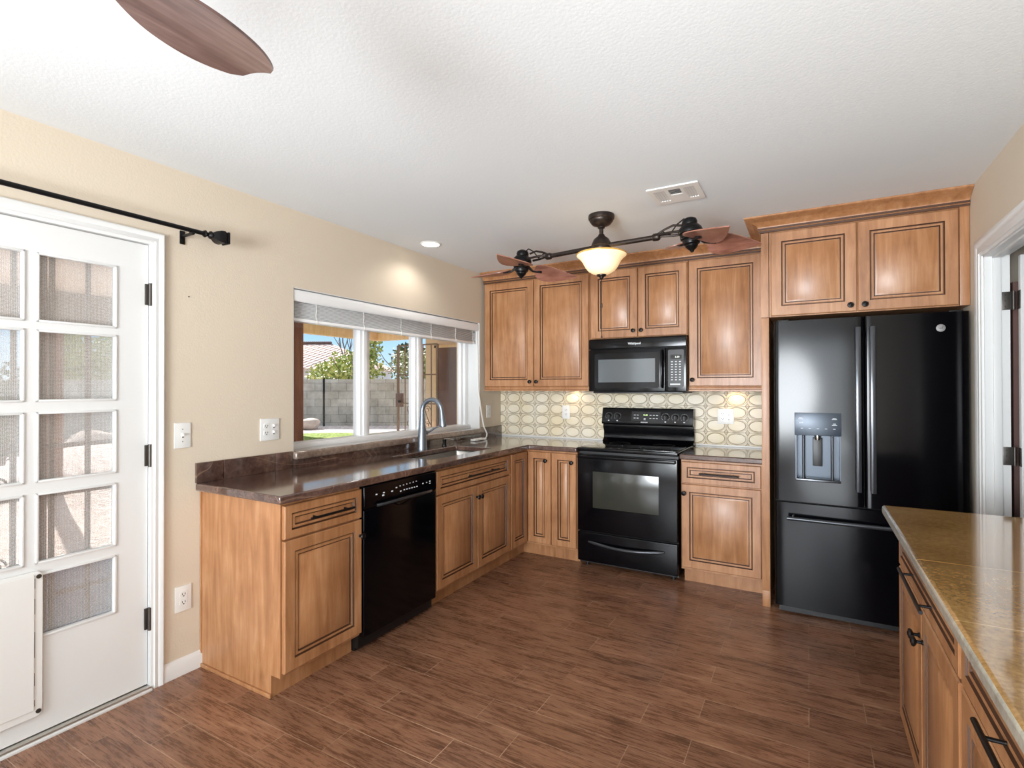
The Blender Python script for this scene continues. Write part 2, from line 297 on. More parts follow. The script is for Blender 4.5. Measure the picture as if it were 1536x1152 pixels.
# ------------------------------------------------------------------ mesh helpers
ORG = {}
class MB:
    def __init__(s): s.bm = bmesh.new(); s.mats = []
    def mi(s, m):
        m = MT[m] if isinstance(m, str) else m
        if m not in s.mats: s.mats.append(m)
        return s.mats.index(m)
    def face(s, vs, mi, smooth=False):
        try: f = s.bm.faces.new(vs)
        except ValueError: return None
        f.material_index = mi; f.smooth = smooth; return f
    def box(s, x0, x1, y0, y1, z0, z1, m='white', bev=0, seg=2):
        i = s.mi(m); x0, x1 = sorted((x0, x1)); y0, y1 = sorted((y0, y1)); z0, z1 = sorted((z0, z1))
        b = bmesh.new(); bmesh.ops.create_cube(b, size=1)
        for v in b.verts: v.co = Vector(((x0+x1)/2+v.co.x*(x1-x0), (y0+y1)/2+v.co.y*(y1-y0), (z0+z1)/2+v.co.z*(z1-z0)))
        if bev: bmesh.ops.bevel(b, geom=list(b.edges), offset=min(bev, (x1-x0)*.49, (y1-y0)*.49, (z1-z0)*.49), segments=seg, affect='EDGES', profile=.6)
        s.absorb(b, i, smooth=False); return s
    def absorb(s, b, i=None, smooth=None, mtx=None):
        vm = {}
        for v in b.verts: vm[v] = s.bm.verts.new(mtx @ v.co if mtx else v.co)
        for f in b.faces:
            nf = s.face([vm[v] for v in f.verts], f.material_index if i is None else i)
            if nf: nf.smooth = f.smooth if smooth is None else smooth
        b.free()
    def cyl(s, p0, p1, r0, m='white', r1=None, seg=20, smooth=True, cap=True):
        p0, p1 = Vector(p0), Vector(p1); r1 = r0 if r1 is None else r1; i = s.mi(m)
        q = (p1-p0).to_track_quat('Z', 'Y'); A = []; B = []
        for k in range(seg):
            a = 2*PI*k/seg; d = q @ Vector((math.cos(a), math.sin(a), 0))
            A.append(s.bm.verts.new(p0+d*r0)); B.append(s.bm.verts.new(p1+d*r1))
        for k in range(seg): s.face([A[k], A[(k+1) % seg], B[(k+1) % seg], B[k]], i, smooth)
        if cap: s.face(A[::-1], i); s.face(B, i)
        return s
    def lathe(s, prof, c, m='white', seg=28, axis=(0, 0, 1)):
        """prof: (radius, height) pairs; height measured along axis from c"""
        c = Vector(c); q = Vector(axis).to_track_quat('Z', 'Y'); i = s.mi(m); rings = []
        for r, h in prof:
            if r < 1e-5: rings.append([s.bm.verts.new(c + q @ Vector((0, 0, h)))])
            else: rings.append([s.bm.verts.new(c + q @ Vector((r*math.cos(2*PI*k/seg), r*math.sin(2*PI*k/seg), h))) for k in range(seg)])
        for a, b in zip(rings, rings[1:]):
            for k in range(seg):
                k2 = (k+1) % seg
                if len(a) == 1 and len(b) == 1: continue
                if len(a) == 1: s.face([a[0], b[k], b[k2]], i, True)
                elif len(b) == 1: s.face([a[k], a[k2], b[0]], i, True)
                else: s.face([a[k], a[k2], b[k2], b[k]], i, True)
        return s
    def tube(s, pts, r, m='white', seg=10, rs=None, cyclic=False):
        pts = [Vector(p) for p in pts]; i = s.mi(m); rings = []; n = len(pts); pu = None
        for k, p in enumerate(pts):
            t = (pts[min(k+1, n-1)]-pts[max(k-1, 0)]).normalized()
            if pu is None: u = t.orthogonal().normalized()
            else: u = (pu - t*pu.dot(t)).normalized()
            pu = u; w = t.cross(u); rr = rs[k] if rs else r
            rings.append([s.bm.verts.new(p+(u*math.cos(2*PI*j/seg)+w*math.sin(2*PI*j/seg))*rr) for j in range(seg)])
        for a, b in zip(rings, rings[1:]):
            for j in range(seg): s.face([a[j], a[(j+1) % seg], b[(j+1) % seg], b[j]], i, True)
        s.face(rings[0][::-1], i); s.face(rings[-1], i); return s
    def prism(s, poly, f, m='white', d0=0, d1=1, smooth=False):
        """poly: 2-D points; f(u, v, d) -> world"""
        i = s.mi(m); A = [s.bm.verts.new(f(u, v, d0)) for u, v in poly]; B = [s.bm.verts.new(f(u, v, d1)) for u, v in poly]
        n = len(poly)
        for k in range(n): s.face([A[k], A[(k+1) % n], B[(k+1) % n], B[k]], i, smooth)
        s.face(A[::-1], i); s.face(B, i); return s
    def cells(s, xs, ys, keep, f, d0, d1, m='white', side=None):
        """slab of grid cells keep(i,j) with shared vertices and no inner faces"""
        i = s.mi(m); V = {}
        si = s.mi(side) if side else i
        def g(a, b, d):
            k = (a, b, d)
            if k not in V: V[k] = s.bm.verts.new(f(xs[a], ys[b], d1 if d else d0))
            return V[k]
        nx, ny = len(xs)-1, len(ys)-1
        K = lambda a, b: 0 <= a < nx and 0 <= b < ny and keep(a, b)
        for a in range(nx):
            for b in range(ny):
                if not K(a, b): continue
                s.face([g(a, b, 1), g(a+1, b, 1), g(a+1, b+1, 1), g(a, b+1, 1)], i)
                s.face([g(a, b, 0), g(a, b+1, 0), g(a+1, b+1, 0), g(a+1, b, 0)], i)
                if not K(a-1, b): s.face([g(a, b, 0), g(a, b, 1), g(a, b+1, 1), g(a, b+1, 0)], si)
                if not K(a+1, b): s.face([g(a+1, b, 0), g(a+1, b+1, 0), g(a+1, b+1, 1), g(a+1, b, 1)], si)
                if not K(a, b-1): s.face([g(a, b, 0), g(a+1, b, 0), g(a+1, b, 1), g(a, b, 1)], si)
                if not K(a, b+1): s.face([g(a, b+1, 0), g(a, b+1, 1), g(a+1, b+1, 1), g(a+1, b+1, 0)], si)
        return s
    def build(s, name, parent=None, bevel=0, seg=2, loc=None):
        bmesh.ops.recalc_face_normals(s.bm, faces=s.bm.faces[:])
        me = bpy.data.meshes.new(name); 
        org = ORG.get(parent.name, Vector((0, 0, 0))) if parent else (Vector(loc) if loc else Vector((0, 0, 0)))
        bmesh.ops.translate(s.bm, verts=s.bm.verts[:], vec=-org)
        s.bm.to_mesh(me); s.bm.free()
        for m in s.mats: me.materials.append(m)
        me.set_sharp_from_angle(angle=math.radians(38))
        o = bpy.data.objects.new(name, me); COL.objects.link(o)
        if parent: o.parent = parent
        elif loc: o.location = org
        ORG[o.name] = org
        if bevel:
            b = o.modifiers.new('bevel', 'BEVEL'); b.width = bevel; b.segments = seg; b.limit_method = 'ANGLE'; b.angle_limit = math.radians(40)
        return o
def thing(name, label, cat, loc, group=None):
    o = bpy.data.objects.new(name, None); COL.objects.link(o); o.location = loc; o.empty_display_size = .1
    ORG[o.name] = Vector(loc); o['label'] = label; o['category'] = cat
    if group: o['group'] = group
    return o
def tag(o, label, cat, group=None, kind=None):
    o['label'] = label; o['category'] = cat
    if group: o['group'] = group
    if kind: o['kind'] = kind
    return o
def struct(o, label=None):
    o['kind'] = 'structure'
    if label: o['label'] = label; 
    return o
def text(name, s, size, f, m, parent, align='CENTER', bold=0):
    """flat lettering; f(u, v, d) maps the text plane to the world"""
    cu = bpy.data.curves.new(name, 'FONT'); cu.body = s; cu.size = size; cu.align_x = align; cu.align_y = 'CENTER'; cu.offset = bold; cu.resolution_u = 2
    o = bpy.data.objects.new('tmp', cu); COL.objects.link(o)
    dg = bpy.context.evaluated_depsgraph_get(); me = bpy.data.meshes.new_from_object(o.evaluated_get(dg)); COL.objects.unlink(o); bpy.data.objects.remove(o)
    mb = MB(); b = bmesh.new(); b.from_mesh(me)
    for v in b.verts: v.co = Vector(f(v.co.x, v.co.y, 0))
    mb.absorb(b, mb.mi(m), False)
    return mb.build(name, parent)

# maps (u right, v up, d out of the face)
def back(x0, yf, z0): return lambda u, v, d: Vector((x0+u, yf-d, z0+v))
def left(xf, y0, z0): return lambda u, v, d: Vector((xf+d, y0+u, z0+v))       # faces +x
def right(xf, y0, z0): return lambda u, v, d: Vector((xf-d, y0-u, z0+v))      # faces -x

def panel(mb, f, w, h, fr=.052, t=.02):
    prof = [(0, 0, 0), (0, t-.004, 0), (.004, t, 0), (fr, t, 0), (fr+.003, t-.008, 1), (fr+.006, t-.008, 1), (fr+.009, t-.003, 0), (fr+.019, t-.003, 0),
            (fr+.022, t-.009, 1), (fr+.0255, t-.009, 1), (fr+.036, t-.002, 0)]
    lim = min(w, h)/2-.004
    prof = [p for p in prof if p[0] < lim]
    R = []
    for ins, d, g in prof:
        R.append([mb.bm.verts.new(f(*q, d)) for q in ((ins, ins), (w-ins, ins), (w-ins, h-ins), (ins, h-ins))])
    wi, gi = mb.mi('wood'), mb.mi('glaze')
    for k in range(1, len(R)):
        g = gi if prof[k][2] else wi
        for j in range(4): mb.face([R[k-1][j], R[k-1][(j+1) % 4], R[k][(j+1) % 4], R[k][j]], g)
    mb.face(R[-1], wi); mb.face(R[0][::-1], wi)
def knob(f, u, v, parent, t=.02):
    c = f(u, v, t); ax = (f(0, 0, 1)-f(0, 0, 0))
    mb = MB(); mb.lathe([(0, -.002), (.008, -.002), (.008, .003), (.005, .006), (.005, .016), (.013, .02), (.0165, .025), (.014, .030), (.008, .031), (.005, .033), (0, .033)], c, 'iron', 18, ax)
    return mb.build('knob', parent)
def pull(f, u0, u1, v, parent, t=.02, r=.0055, so=.032, name='handle'):
    mb = MB(); ins = (u1-u0)*.14
    mb.cyl(f(u0, v, t+so), f(u1, v, t+so), r, 'iron', seg=12)
    for u in (u0+ins, u1-ins): mb.cyl(f(u, v, t-.001), f(u, v, t+so), r*.75, 'iron', seg=10)
    return mb.build(name, parent)
def door(f, u, v, w, h, parent, name='door', kn=None, fr=.052, pl=None):
    g = lambda a, b, d: f(u+a, v+b, d)
    mb = MB(); panel(mb, g, w, h, fr); o = mb.build(name, parent)
    if kn: knob(f, kn[0], kn[1], o)
    if pl: pull(f, pl[0], pl[1], pl[2], o)
    return o
def bbox_map(mb, f, u0, u1, v0, v1, d0, d1, m, bev=0):
    p, q = f(u0, v0, d0), f(u1, v1, d1); mb.box(p.x, q.x, p.y, q.y, p.z, q.z, m, bev)

H = 2.441; WR = 3.40
# ================================================================== SETTING
mb = MB(); mb.box(-.15, 3.9, -8.2, .15, -.12, 0, 'floor'); struct(mb.build('floor'))
mb = MB(); mb.box(-.15, 3.9, -8.2, .15, H, H+.12, 'ceiling'); struct(mb.build('ceiling'))
# left wall with door, window and the dining window
DY0, DY1, DH = -4.09, -3.125, 2.065        # rough opening of the patio door
WY0, WY1, WZ0, WZ1 = -2.39, -.383, .965, 1.982
ys = [-8.2, -6.5, -5.3, DY0, DY1, WY0, WY1, .15]; zs = [-.05, .4, WZ0, WZ1, DH, H+.05]
def keepL(a, b):
    y = (ys[a]+ys[a+1])/2; z = (zs[b]+zs[b+1])/2
    if DY0 < y < DY1 and z < DH: return False
    if WY0 < y < WY1 and WZ0 < z < WZ1: return False
    if -6.5 < y < -5.3 and .4 < z < DH: return False
    return True
mb = MB(); mb.cells(ys, zs, keepL, lambda u, v, d: Vector((d, u, v)), -.17, 0, 'wall'); struct(mb.build('wall_left'))
mb = MB(); mb.box(-.17, 3.6, 0, .15, -.05, H+.05, 'wall'); struct(mb.build('wall_back'))
PY0, PY1, PH = -1.80, -1.035, 2.04          # pantry doorway in the right wall
ys2 = [-8.2, PY0, PY1, .0]; zs2 = [-.05, PH, H+.05]
mb = MB(); mb.cells(ys2, zs2, lambda a, b: not (a == 1 and b == 0), lambda u, v, d: Vector((d, u, v)), WR, WR+.09, 'wall'); struct(mb.build('wall_right'))
xs3 = [-.17, .4, 3.1, 3.6]; zs3 = [-.05, .25, 2.25, H+.05]
mb = MB(); mb.cells(xs3, zs3, lambda a, b: not (a == 1 and b == 1), lambda u, v, d: Vector((u, d, v)), -8.2, -8.02, 'wall'); struct(mb.build('wall_rear'))
# pantry beyond the right wall
mb = MB(); mb.box(WR+.09, 4.6, -2.2, -2.1, 0, H, 'wall'); mb.box(4.5, 4.6, -2.1, -.6, 0, H, 'wall'); mb.box(WR+.09, 4.6, -.7, -.6, 0, H, 'wall')
mb.box(WR+.09, 4.6, -2.2, -.6, H, H+.1, 'ceiling'); mb.box(3.9, 4.6, -2.2, -.6, -.12, 0, 'floor'); struct(mb.build('wall_pantry'))
t = thing('pantry_shelving', 'dark brown pantry shelves seen through the gap beside the open door', 'shelves', (3.85, -.82, 0))
for z in (.35, .75, 1.15, 1.55, 1.85):
    mb = MB(); mb.box(3.54, 4.35, -.98, -.705, z, z+.03, 'browndoor', .002); mb.build('shelf', t)
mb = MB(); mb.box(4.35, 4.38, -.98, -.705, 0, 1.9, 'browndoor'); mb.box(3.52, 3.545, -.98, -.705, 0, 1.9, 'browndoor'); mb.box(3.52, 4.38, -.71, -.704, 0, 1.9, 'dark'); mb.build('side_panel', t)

def casing(mb, f, u0, u1, v1, w=.062, t=.018, both=(1, 1), v0=0):
    """flat-back casing with a stepped profile around an opening (u0..u1, top v1)"""
    prof = [(0, t*.55), (.012, t*.65), (.016, t*.95), (w*.55, t*.8), (w*.62, t*1.0), (w*.9, t*1.1), (w, t*.9)]
    def leg(side):
        s = -1 if side == 0 else 1; ub = u0 if side == 0 else u1
        pts = [(0, 0)] + prof + [(w, 0)]
        A = [mb.bm.verts.new(f(ub+s*p, v0, d)) for p, d in pts]; B = [mb.bm.verts.new(f(ub+s*p, v1+p, d)) for p, d in pts]
        i = mb.mi('white')
        for k in range(len(pts)-1): mb.face([A[k], A[k+1], B[k+1], B[k]], i)
        mb.face(A, i); return B
    L = leg(0) if both[0] else None; R = leg(1) if both[1] else None
    pts = [(0, 0)] + prof + [(w, 0)]; i = mb.mi('white')
    if L is None: L = [mb.bm.verts.new(f(u0, v1+p, d)) for p, d in pts]
    if R is None: R = [mb.bm.verts.new(f(u1, v1+p, d)) for p, d in pts]
    for k in range(len(pts)-1): mb.face([L[k], L[k+1], R[k+1], R[k]], i)
# patio door casing, jambs and threshold
mb = MB(); casing(mb, left(0, 0, 0), -4.055, -3.16, 2.05, w=.056)
mb.box(-.17, .002, -3.16, -3.125, 0, 2.065, 'white'); mb.box(-.17, .002, -4.09, -4.055, 0, 2.065, 'white'); mb.box(-.17, .002, -4.055, -3.16, 2.05, 2.065, 'white')
struct(mb.build('trim_1'), 'white casing around the glazed patio door')
mb = MB(); mb.box(-.17, .018, -4.055, -3.16, .0, .018, 'steel', .003); mb.box(-.02, .03, -4.055, -3.16, 0, .010, 'white', .002); mb.box(-.045, -.035, -4.055, -3.16, .018, .026, 'slot')
struct(mb.build('trim_2'), 'metal and white threshold under the patio door')
mb = MB(); mb.prism([(0, 0), (.014, 0), (.014, .062), (.009, .072), (.004, .082), (0, .082)], lambda u, v, d: Vector((u, d, v)), 'white', -3.104, -2.925); struct(mb.build('baseboard_left'))
# rest of skirting behind the camera
mb = MB(); mb.prism([(0, 0), (.014, 0), (.014, .062), (.004, .082), (0, .082)], lambda u, v, d: Vector((u, d, v)), 'white', -8.0, -4.12); struct(mb.build('baseboard_rear'))

# ---- the glazed patio door (door_1)
D1 = bpy.data.objects.new('door_1', None); COL.objects.link(D1); D1.location = (-.02, -3.16, 0); ORG['door_1'] = Vector((-.02, -3.16, 0)); D1['kind'] = 'structure'
GY = [(-4.05+.14-.003, -3.90+.0), ]
g_cols = [(-3.912, -3.875), ]
# glass columns measured: right column -3.565..-3.288, middle -3.882..-3.600 ; rows by z
colsy = [(-3.921, -3.60), (-3.565, -3.288)]
rowsz = [(.396, .652), (.690, .970), (1.012, 1.292), (1.332, 1.620), (1.650, 1.927)]
ysd = [-4.052, colsy[0][0], colsy[0][1], colsy[1][0], colsy[1][1], -3.163]
zsd = [.022] + [v for r in rowsz for v in r] + [2.047]
def keepD(a, b): return not (a in (1, 3) and b in (1, 3, 5, 7, 9))
mb = MB(); mb.cells(ysd, zsd, keepD, lambda u, v, d: Vector((d, u, v)), -.055, -.012, 'white')
ds = mb.build('door_slab', D1)
mb = MB()      # glazing beads around every light
for ya, yb in colsy:
    for za, zb in rowsz:
        for (a, b, c, d) in ((ya, yb, za, za+.009), (ya, yb, zb-.009, zb), (ya, ya+.009, za, zb), (yb-.009, yb, za, zb)):
            mb.box(-.03, -.006, a, b, c, d, 'white', .003)
mb.build('glazing_bead', D1)
mb = MB(); mb.box(-.052, -.049, colsy[0][0]+.002, colsy[1][1]-.002, .40, 1.925, 'screen'); mb.build('sun_screen', D1)
for ya, yb in colsy:
    for za, zb in rowsz:
        mb = MB(); mb.box(-.036, -.033, ya, yb, za, zb, 'glass'); mb.build('glass_pane', D1)
for z in (1.818, 1.075, .324):
    mb = MB(); mb.cyl((.004, -3.161, z-.052), (.004, -3.161, z+.052), .0075, 'hinge', seg=12); mb.box(-.012, -.002, -3.178, -3.150, z-.048, z+.048, 'hinge', .001)
    mb.build('hinge', D1)
# pet door fixed to the slab
mb = MB(); yA, yB, zA, zB = -3.93, -3.545, .095, .665
def rr(y0, y1, z0, z1, r, n=5):
    pts = []
    for cy, cz, a0 in ((y1-r, z1-r, 0), (y0+r, z1-r, 90), (y0+r, z0+r, 180), (y1-r, z0+r, 270)):
        for k in range(n+1):
            a = math.radians(a0+90*k/n); pts.append((cy+r*math.cos(a), cz+r*math.sin(a)))
    return pts
mb.prism(rr(yA, yB, zA, zB, .022), lambda u, v, d: Vector((d, u, v)), 'plate', -.0125, .004)
pet = mb.build('pet_door', D1, .003)
mb = MB(); mb.prism(rr(yA+.035, yB-.028, zA+.03, zB-.012, .004), lambda u, v, d: Vector((d, u, v)), 'plate', .004, .009); mb.build('cover_panel', pet, .002)
mb = MB()
for z0, z1 in ((.60, .64), (.50, .56), (.33, .43), (.22, .27), (.14, .165)): mb.box(.0035, .0048, yB-.0275, yB-.0255, z0, z1, 'slot')
mb.build('slot', pet)
for z in (zA+.022, zB-.02):
    mb = MB(); mb.lathe([(0, 0), (.0085, 0), (.0085, .003), (.004, .0035), (0, .0025)], (.004, yB-.014, z), 'hinge', 14, (1, 0, 0)); mb.build('screw', pet)

# ---- doorway casing in the right wall and its open door
mb = MB(); casing(mb, right(WR, 0, 0), 1.035+.006, 1.80-.006, PH-.01, w=.088, t=.02)
mb.box(WR-.002, WR+.092, PY1-.018, PY1+.001, 0, PH, 'white'); mb.box(WR-.002, WR+.092, PY0-.001, PY0+.018, 0, PH, 'white'); mb.box(WR-.002, WR+.092, PY0, PY1, PH-.018, PH+.001, 'white')
mb.box(WR+.028, WR+.058, PY1-.029, PY1-.018, 0, PH-.018, 'white', .002); mb.box(WR+.028, WR+.058, PY0+.018, PY0+.029, 0, PH-.018, 'white', .002); mb.box(WR+.028, WR+.058, PY0, PY1, PH-.029, PH-.018, 'white', .002)
struct(mb.build('trim_3'), 'white casing and jamb of the doorway beside the refrigerator')
D2 = bpy.data.objects.new('door_2', None); COL.objects.link(D2); D2.location = (3.51, -1.06, 0); ORG['door_2'] = Vector((3.51, -1.06, 0)); D2['kind'] = 'structure'
mb = MB(); mb.box(3.518, 4.25, -1.098, -1.063, .012, PH-.03, 'white', .002); mb.build('door_slab', D2)
for z in (1.80, 1.05, .25):
    mb = MB(); mb.cyl((3.503, -1.060, z-.045), (3.503, -1.060, z+.045), .006, 'hinge', seg=12)
    mb.box(WR+.062, WR+.098, PY1-.0205, PY1-.0175, z-.044, z+.044, 'hinge', .004); mb.box(3.5155, 3.5185, -1.098, -1.063, z-.044, z+.044, 'hinge', .001)
    for q in (-.028, 0, .028): mb.cyl((WR+.074, PY1-.0215, z+q), (WR+.074, PY1-.0195, z+q), .003, 'slot', seg=8)
    mb.build('hinge', D2)

# ---- kitchen window (window_1): deep white frame, two mullions, three panes
W1 = bpy.data.objects.new('window_1', None); COL.objects.link(W1); W1.location = (-.17, -1.39, 1.0); ORG['window_1'] = Vector((-.17, -1.39, 1.0)); W1['kind'] = 'structure'
mb = MB(); mb.box(-.165, -.001, WY1-.004, WY1+.001, 1.0, WZ1, 'white'); mb.box(-.165, -.001, WY0-.001, WY0+.004, 1.0, WZ1, 'white'); mb.box(-.165, -.001, WY0, WY1, WZ1-.004, WZ1+.001, 'white'); mb.build('reveal', W1)
mb = MB()
mb.box(-.215, -.10, WY0, WY1, 1.0, 1.042, 'vinyl', .004); mb.box(-.215, -.13, WY0, WY1, WZ1-.06, WZ1, 'vinyl', .004)
mb.box(-.215, -.13, WY0, WY0+.05, 1.0, WZ1, 'vinyl', .004); mb.box(-.215, -.125, WY1-.055, WY1-.004, 1.0, WZ1, 'vinyl', .004); mb.box(-.195, -.15, WY1-.085, WY1-.05, 1.04, WZ1-.06, 'vinyl', .004)
mb.build('window_frame', W1)
for y0, y1 in ((-1.728, -1.634), (-1.128, -1.031)):
    mb = MB(); mb.box(-.21, -.14, y0, y1, 1.03, WZ1-.05, 'vinyl', .004); mb.box(-.142, -.128, y0+.025, y1-.03, 1.03, WZ1-.05, 'vinyl', .004); mb.build('mullion', W1)
for y0, y1 in ((WY0+.05, -1.728), (-1.634, -1.128), (-1.031, WY1-.085)):
    mb = MB(); mb.box(-.182, -.178, y0-.005, y1+.005, 1.035, WZ1-.055, 'glass'); mb.build('glass_pane', W1)
mb = MB(); mb.box(-.13, .042, WY0+.0, WY1-.0, .967, 1.010, 'sill', .014, 4); mb.box(.001, .044, WY0-.012, WY1+.02, .963, 1.011, 'sill', .016, 4)
struct(mb.build('trim_4'), 'brown stone sill under the kitchen window')
# dining windows behind the camera
def gridwin(name, f, w, h, nx, ny):
    r = bpy.data.objects.new(name, None); COL.objects.link(r); r.location = f(0, 0, 0); ORG[name] = Vector(f(0, 0, 0)); r['kind'] = 'structure'
    m2 = MB(); 
    for a in (0, w-.05): bbox_map(m2, f, a, a+.05, 0, h, -.06, 0, 'vinyl')
    for a in (0, h-.05): bbox_map(m2, f, 0, w, a, a+.05, -.06, 0, 'vinyl')
    for k in range(1, nx): bbox_map(m2, f, w*k/nx-.012, w*k/nx+.012, 0, h, -.05, -.01, 'vinyl')
    for k in range(1, ny): bbox_map(m2, f, 0, w, h*k/ny-.012, h*k/ny+.012, -.05, -.01, 'vinyl')
    m2.build('window_frame', r); m3 = MB(); bbox_map(m3, f, .04, w-.04, .04, h-.04, -.034, -.03, 'glass'); m3.build('glass_pane', r)
gridwin('window_2', left(0, -6.5, .4), 1.2, 1.665, 3, 5)
gridwin('window_3', lambda u, v, d: Vector((.4+u, -8.02+d, .25+v)), 2.7, 2.0, 2, 1)

# ================================================================== CABINETS
FX = .61          # face-frame plane of the left run; doors stand 2 cm proud
def base_left(name, label, y0, y1, endpanel=False, hollow=False):
    t = thing(name, label, 'cabinet', (.3, (y0+y1)/2, 0))
    mb = MB()
    if hollow:
        mb.box(FX-.02, FX, y0, y1, .10, .876, 'wood'); mb.box(.002, FX-.02, y0, y0+.018, .10, .876, 'wood'); mb.box(.002, FX-.02, y1-.018, y1, .10, .876, 'wood'); mb.box(.002, FX-.02, y0+.018, y1-.018, .10, .12, 'wood')
    else: mb.box(.002, FX, y0, y1, .10, .876, 'wood')
    mb.build('body', t, .0015)
    mb = MB(); mb.box(.02, .55, y0 + (.0 if endpanel else 0), y1, 0, .10, 'wood'); mb.build('toe_kick', t)
    return t
t = base_left('base_cabinet', 'end base cabinet with one drawer and one door left of the dishwasher', -2.92, -2.457)
mb = MB(); mb.prism([(.002, 0), (.55, 0), (.55, .10), (.612, .10), (.612, .876), (.002, .876)], lambda u, v, d: Vector((u, d, v)), 'wood', -2.927, -2.92); mb.box(.002, .556, -2.937, -2.927, 0, .018, 'wood', .003); mb.box(.002, .012, -2.933, -2.927, 0.018, .876, 'wood'); mb.build('end_panel', t)
f = left(FX, 0, 0)
door(f, -2.917, .712, .458, .148, t, 'drawer', pl=(-2.80, -2.54, .786), fr=.036)
door(f, -2.917, .118, .458, .585, t, 'door', kn=(-2.473, .622))
# sink base
t = base_left('sink_base_cabinet', 'sink base cabinet with wide false drawer over two doors right of the dishwasher', -1.838, -.905, hollow=True)
door(f, -1.832, .712, .915, .148, t, 'drawer', pl=(-1.53, -1.13, .786), fr=.036)
door(f, -1.832, .118, .458, .585, t, 'door', kn=(-1.388, .622))
door(f, -1.371, .118, .455, .585, t, 'door', kn=(-1.348, .622))
# corner cabinet with a door on each run
t = thing('corner_base_cabinet', 'corner base cabinet with narrow raised panel and narrow door meeting in the corner', 'cabinet', (.3, -.3, 0))
mb = MB(); mb.cells([.002, FX, .842], [-.905, -.61, -.002], lambda a, b: not (a == 1 and b == 0), lambda u, v, d: Vector((u, v, d)), .10, .876, 'wood'); mb.build('body', t, .0015)
mb = MB(); mb.cells([.02, .55, .842], [-.905, -.55, -.02], lambda a, b: not (a == 1 and b == 0), lambda u, v, d: Vector((u, v, d)), 0, .10, 'wood'); mb.build('toe_kick', t)
door(f, -.900, .118, .266, .742, t, 'door')
fb = back(0, -FX, 0)
door(fb, .634, .118, .205, .742, t, 'door', kn=(.80, .793))
t = thing('narrow_base_cabinet', 'narrow single-door base cabinet immediately left of the range', 'cabinet', (.95, -.3, 0))
mb = MB(); mb.box(.844, 1.064, -FX, -.002, .10, .876, 'wood'); mb.build('body', t, .0015)
mb = MB(); mb.box(.844, 1.064, -.55, -.02, 0, .10, 'wood'); mb.build('toe_kick', t)
door(fb, .848, .118, .212, .742, t, 'door', kn=(1.026, .793))
t = thing('base_cabinet', 'base cabinet with one drawer and one door between range and refrigerator', 'cabinet', (2.1, -.3, 0))
mb = MB(); mb.box(1.856, 2.384, -FX, -.002, .10, .876, 'wood'); mb.build('body', t, .0015)
mb = MB(); mb.box(1.865, 2.384, -.55, -.02, 0, .10, 'wood'); mb.build('toe_kick', t)
door(fb, 1.862, .712, .508, .148, t, 'drawer', pl=(1.985, 2.24, .786), fr=.036)
door(fb, 1.862, .118, .508, .585, t, 'door', kn=(1.88, .64))

# uppers
UY = -.33
def upper(name, label, x0, x1, z0, z1, doors, rail=True):
    t = thing(name, label, 'cabinet', ((x0+x1)/2, -.16, z0))
    mb = MB(); mb.box(x0, x1, UY, -.002, z0, z1, 'wood'); mb.build('body', t, .0015)
    if rail:
        mb = MB(); mb.prism([(0, 0), (.004, -.008), (.004, -.022), (.016, -.026), (.016, -.036), (-.012, -.036), (-.012, 0)], lambda u, v, d: Vector((d, UY-.006-u, z0+v)), 'wood', x0+.001, x1-.001); mb.build('light_rail', t)
    for (u, w, kx, kz) in doors: door(back(0, UY, 0), u, z0+.004, w, z1-z0-.03, t, 'door', kn=(kx, kz), fr=.058)
    return t
upper('wall_cabinet', 'tall two-door wall cabinet in the corner beside the window', .028, 1.062, 1.390, 2.36, ((.032, .510, .512, 1.435), (.547, .510, .577, 1.435)))
upper('wall_cabinet', 'short two-door wall cabinet above the microwave', 1.066, 1.853, 1.782, 2.36, ((1.082, .387, 1.438, 1.835), (1.474, .375, 1.502, 1.835)), False)
upper('wall_cabinet', 'tall single-door wall cabinet right of the microwave', 1.857, 2.384, 1.390, 2.36, ((1.864, .50, 1.888, 1.44),))
def crown(mb, path, z0, z1, proj):
    """mitred crown along a polyline of (x, y, outward normal) corners"""
    n = 10; prof = [(0, 0), (.008, 0), (.008, .012), (.014, .016), (.014, .028)]
    for k in range(n+1):
        a = k/n; prof.append((.014+(proj-.022)*(a**1.6), .03+(z1-z0-.044)*a))
    prof += [(proj-.004, z1-z0-.012), (proj, z1-z0-.008), (proj, z1-z0), (0, z1-z0)]
    R = []
    for (x, y, nx, ny) in path: R.append([mb.bm.verts.new(Vector((x+nx*p, y+ny*p, z0+h))) for p, h in prof])
    wi = mb.mi('wood'); gi = mb.mi('glaze')
    for a, b in zip(R, R[1:]):
        for k in range(len(prof)):
            k2 = (k+1) % len(prof); mb.face([a[k], a[k2], b[k2], b[k]], gi if k in (1, 3) else wi)
    mb.face(R[0], wi); mb.face(R[-1][::-1], wi)
mb = MB(); crown(mb, [(.02, -.34, 0, -1), (2.384, -.34, 0, -1)], 2.343, H-.001, .075)
o = tag(mb.build('crown_moulding', loc=(1.2, -.34, 2.35)), 'long crown moulding running above the wall cabinets up to the ceiling', 'moulding')
mb = MB(); crown(mb, [(2.386, -.43, -1, 0), (2.386, -.80, -1, -1), (3.398, -.80, 0, -1)], 2.352, H-.001, .088)
o = tag(mb.build('crown_moulding', loc=(2.9, -.80, 2.35)), 'crown moulding wrapping the cabinet above the refrigerator', 'moulding')
t = thing('refrigerator_cabinet', 'two-door overhead cabinet above the black refrigerator', 'cabinet', (2.9, -.4, 1.82))
mb = MB(); mb.box(2.432, 3.398, -.78, -.002, 1.822, 2.42, 'wood'); mb.build('body', t, .0015)
fr_ = back(0, -.78, 0)
door(fr_, 2.444, 1.828, .448, .518, t, 'door', kn=(2.860, 1.862), fr=.058)
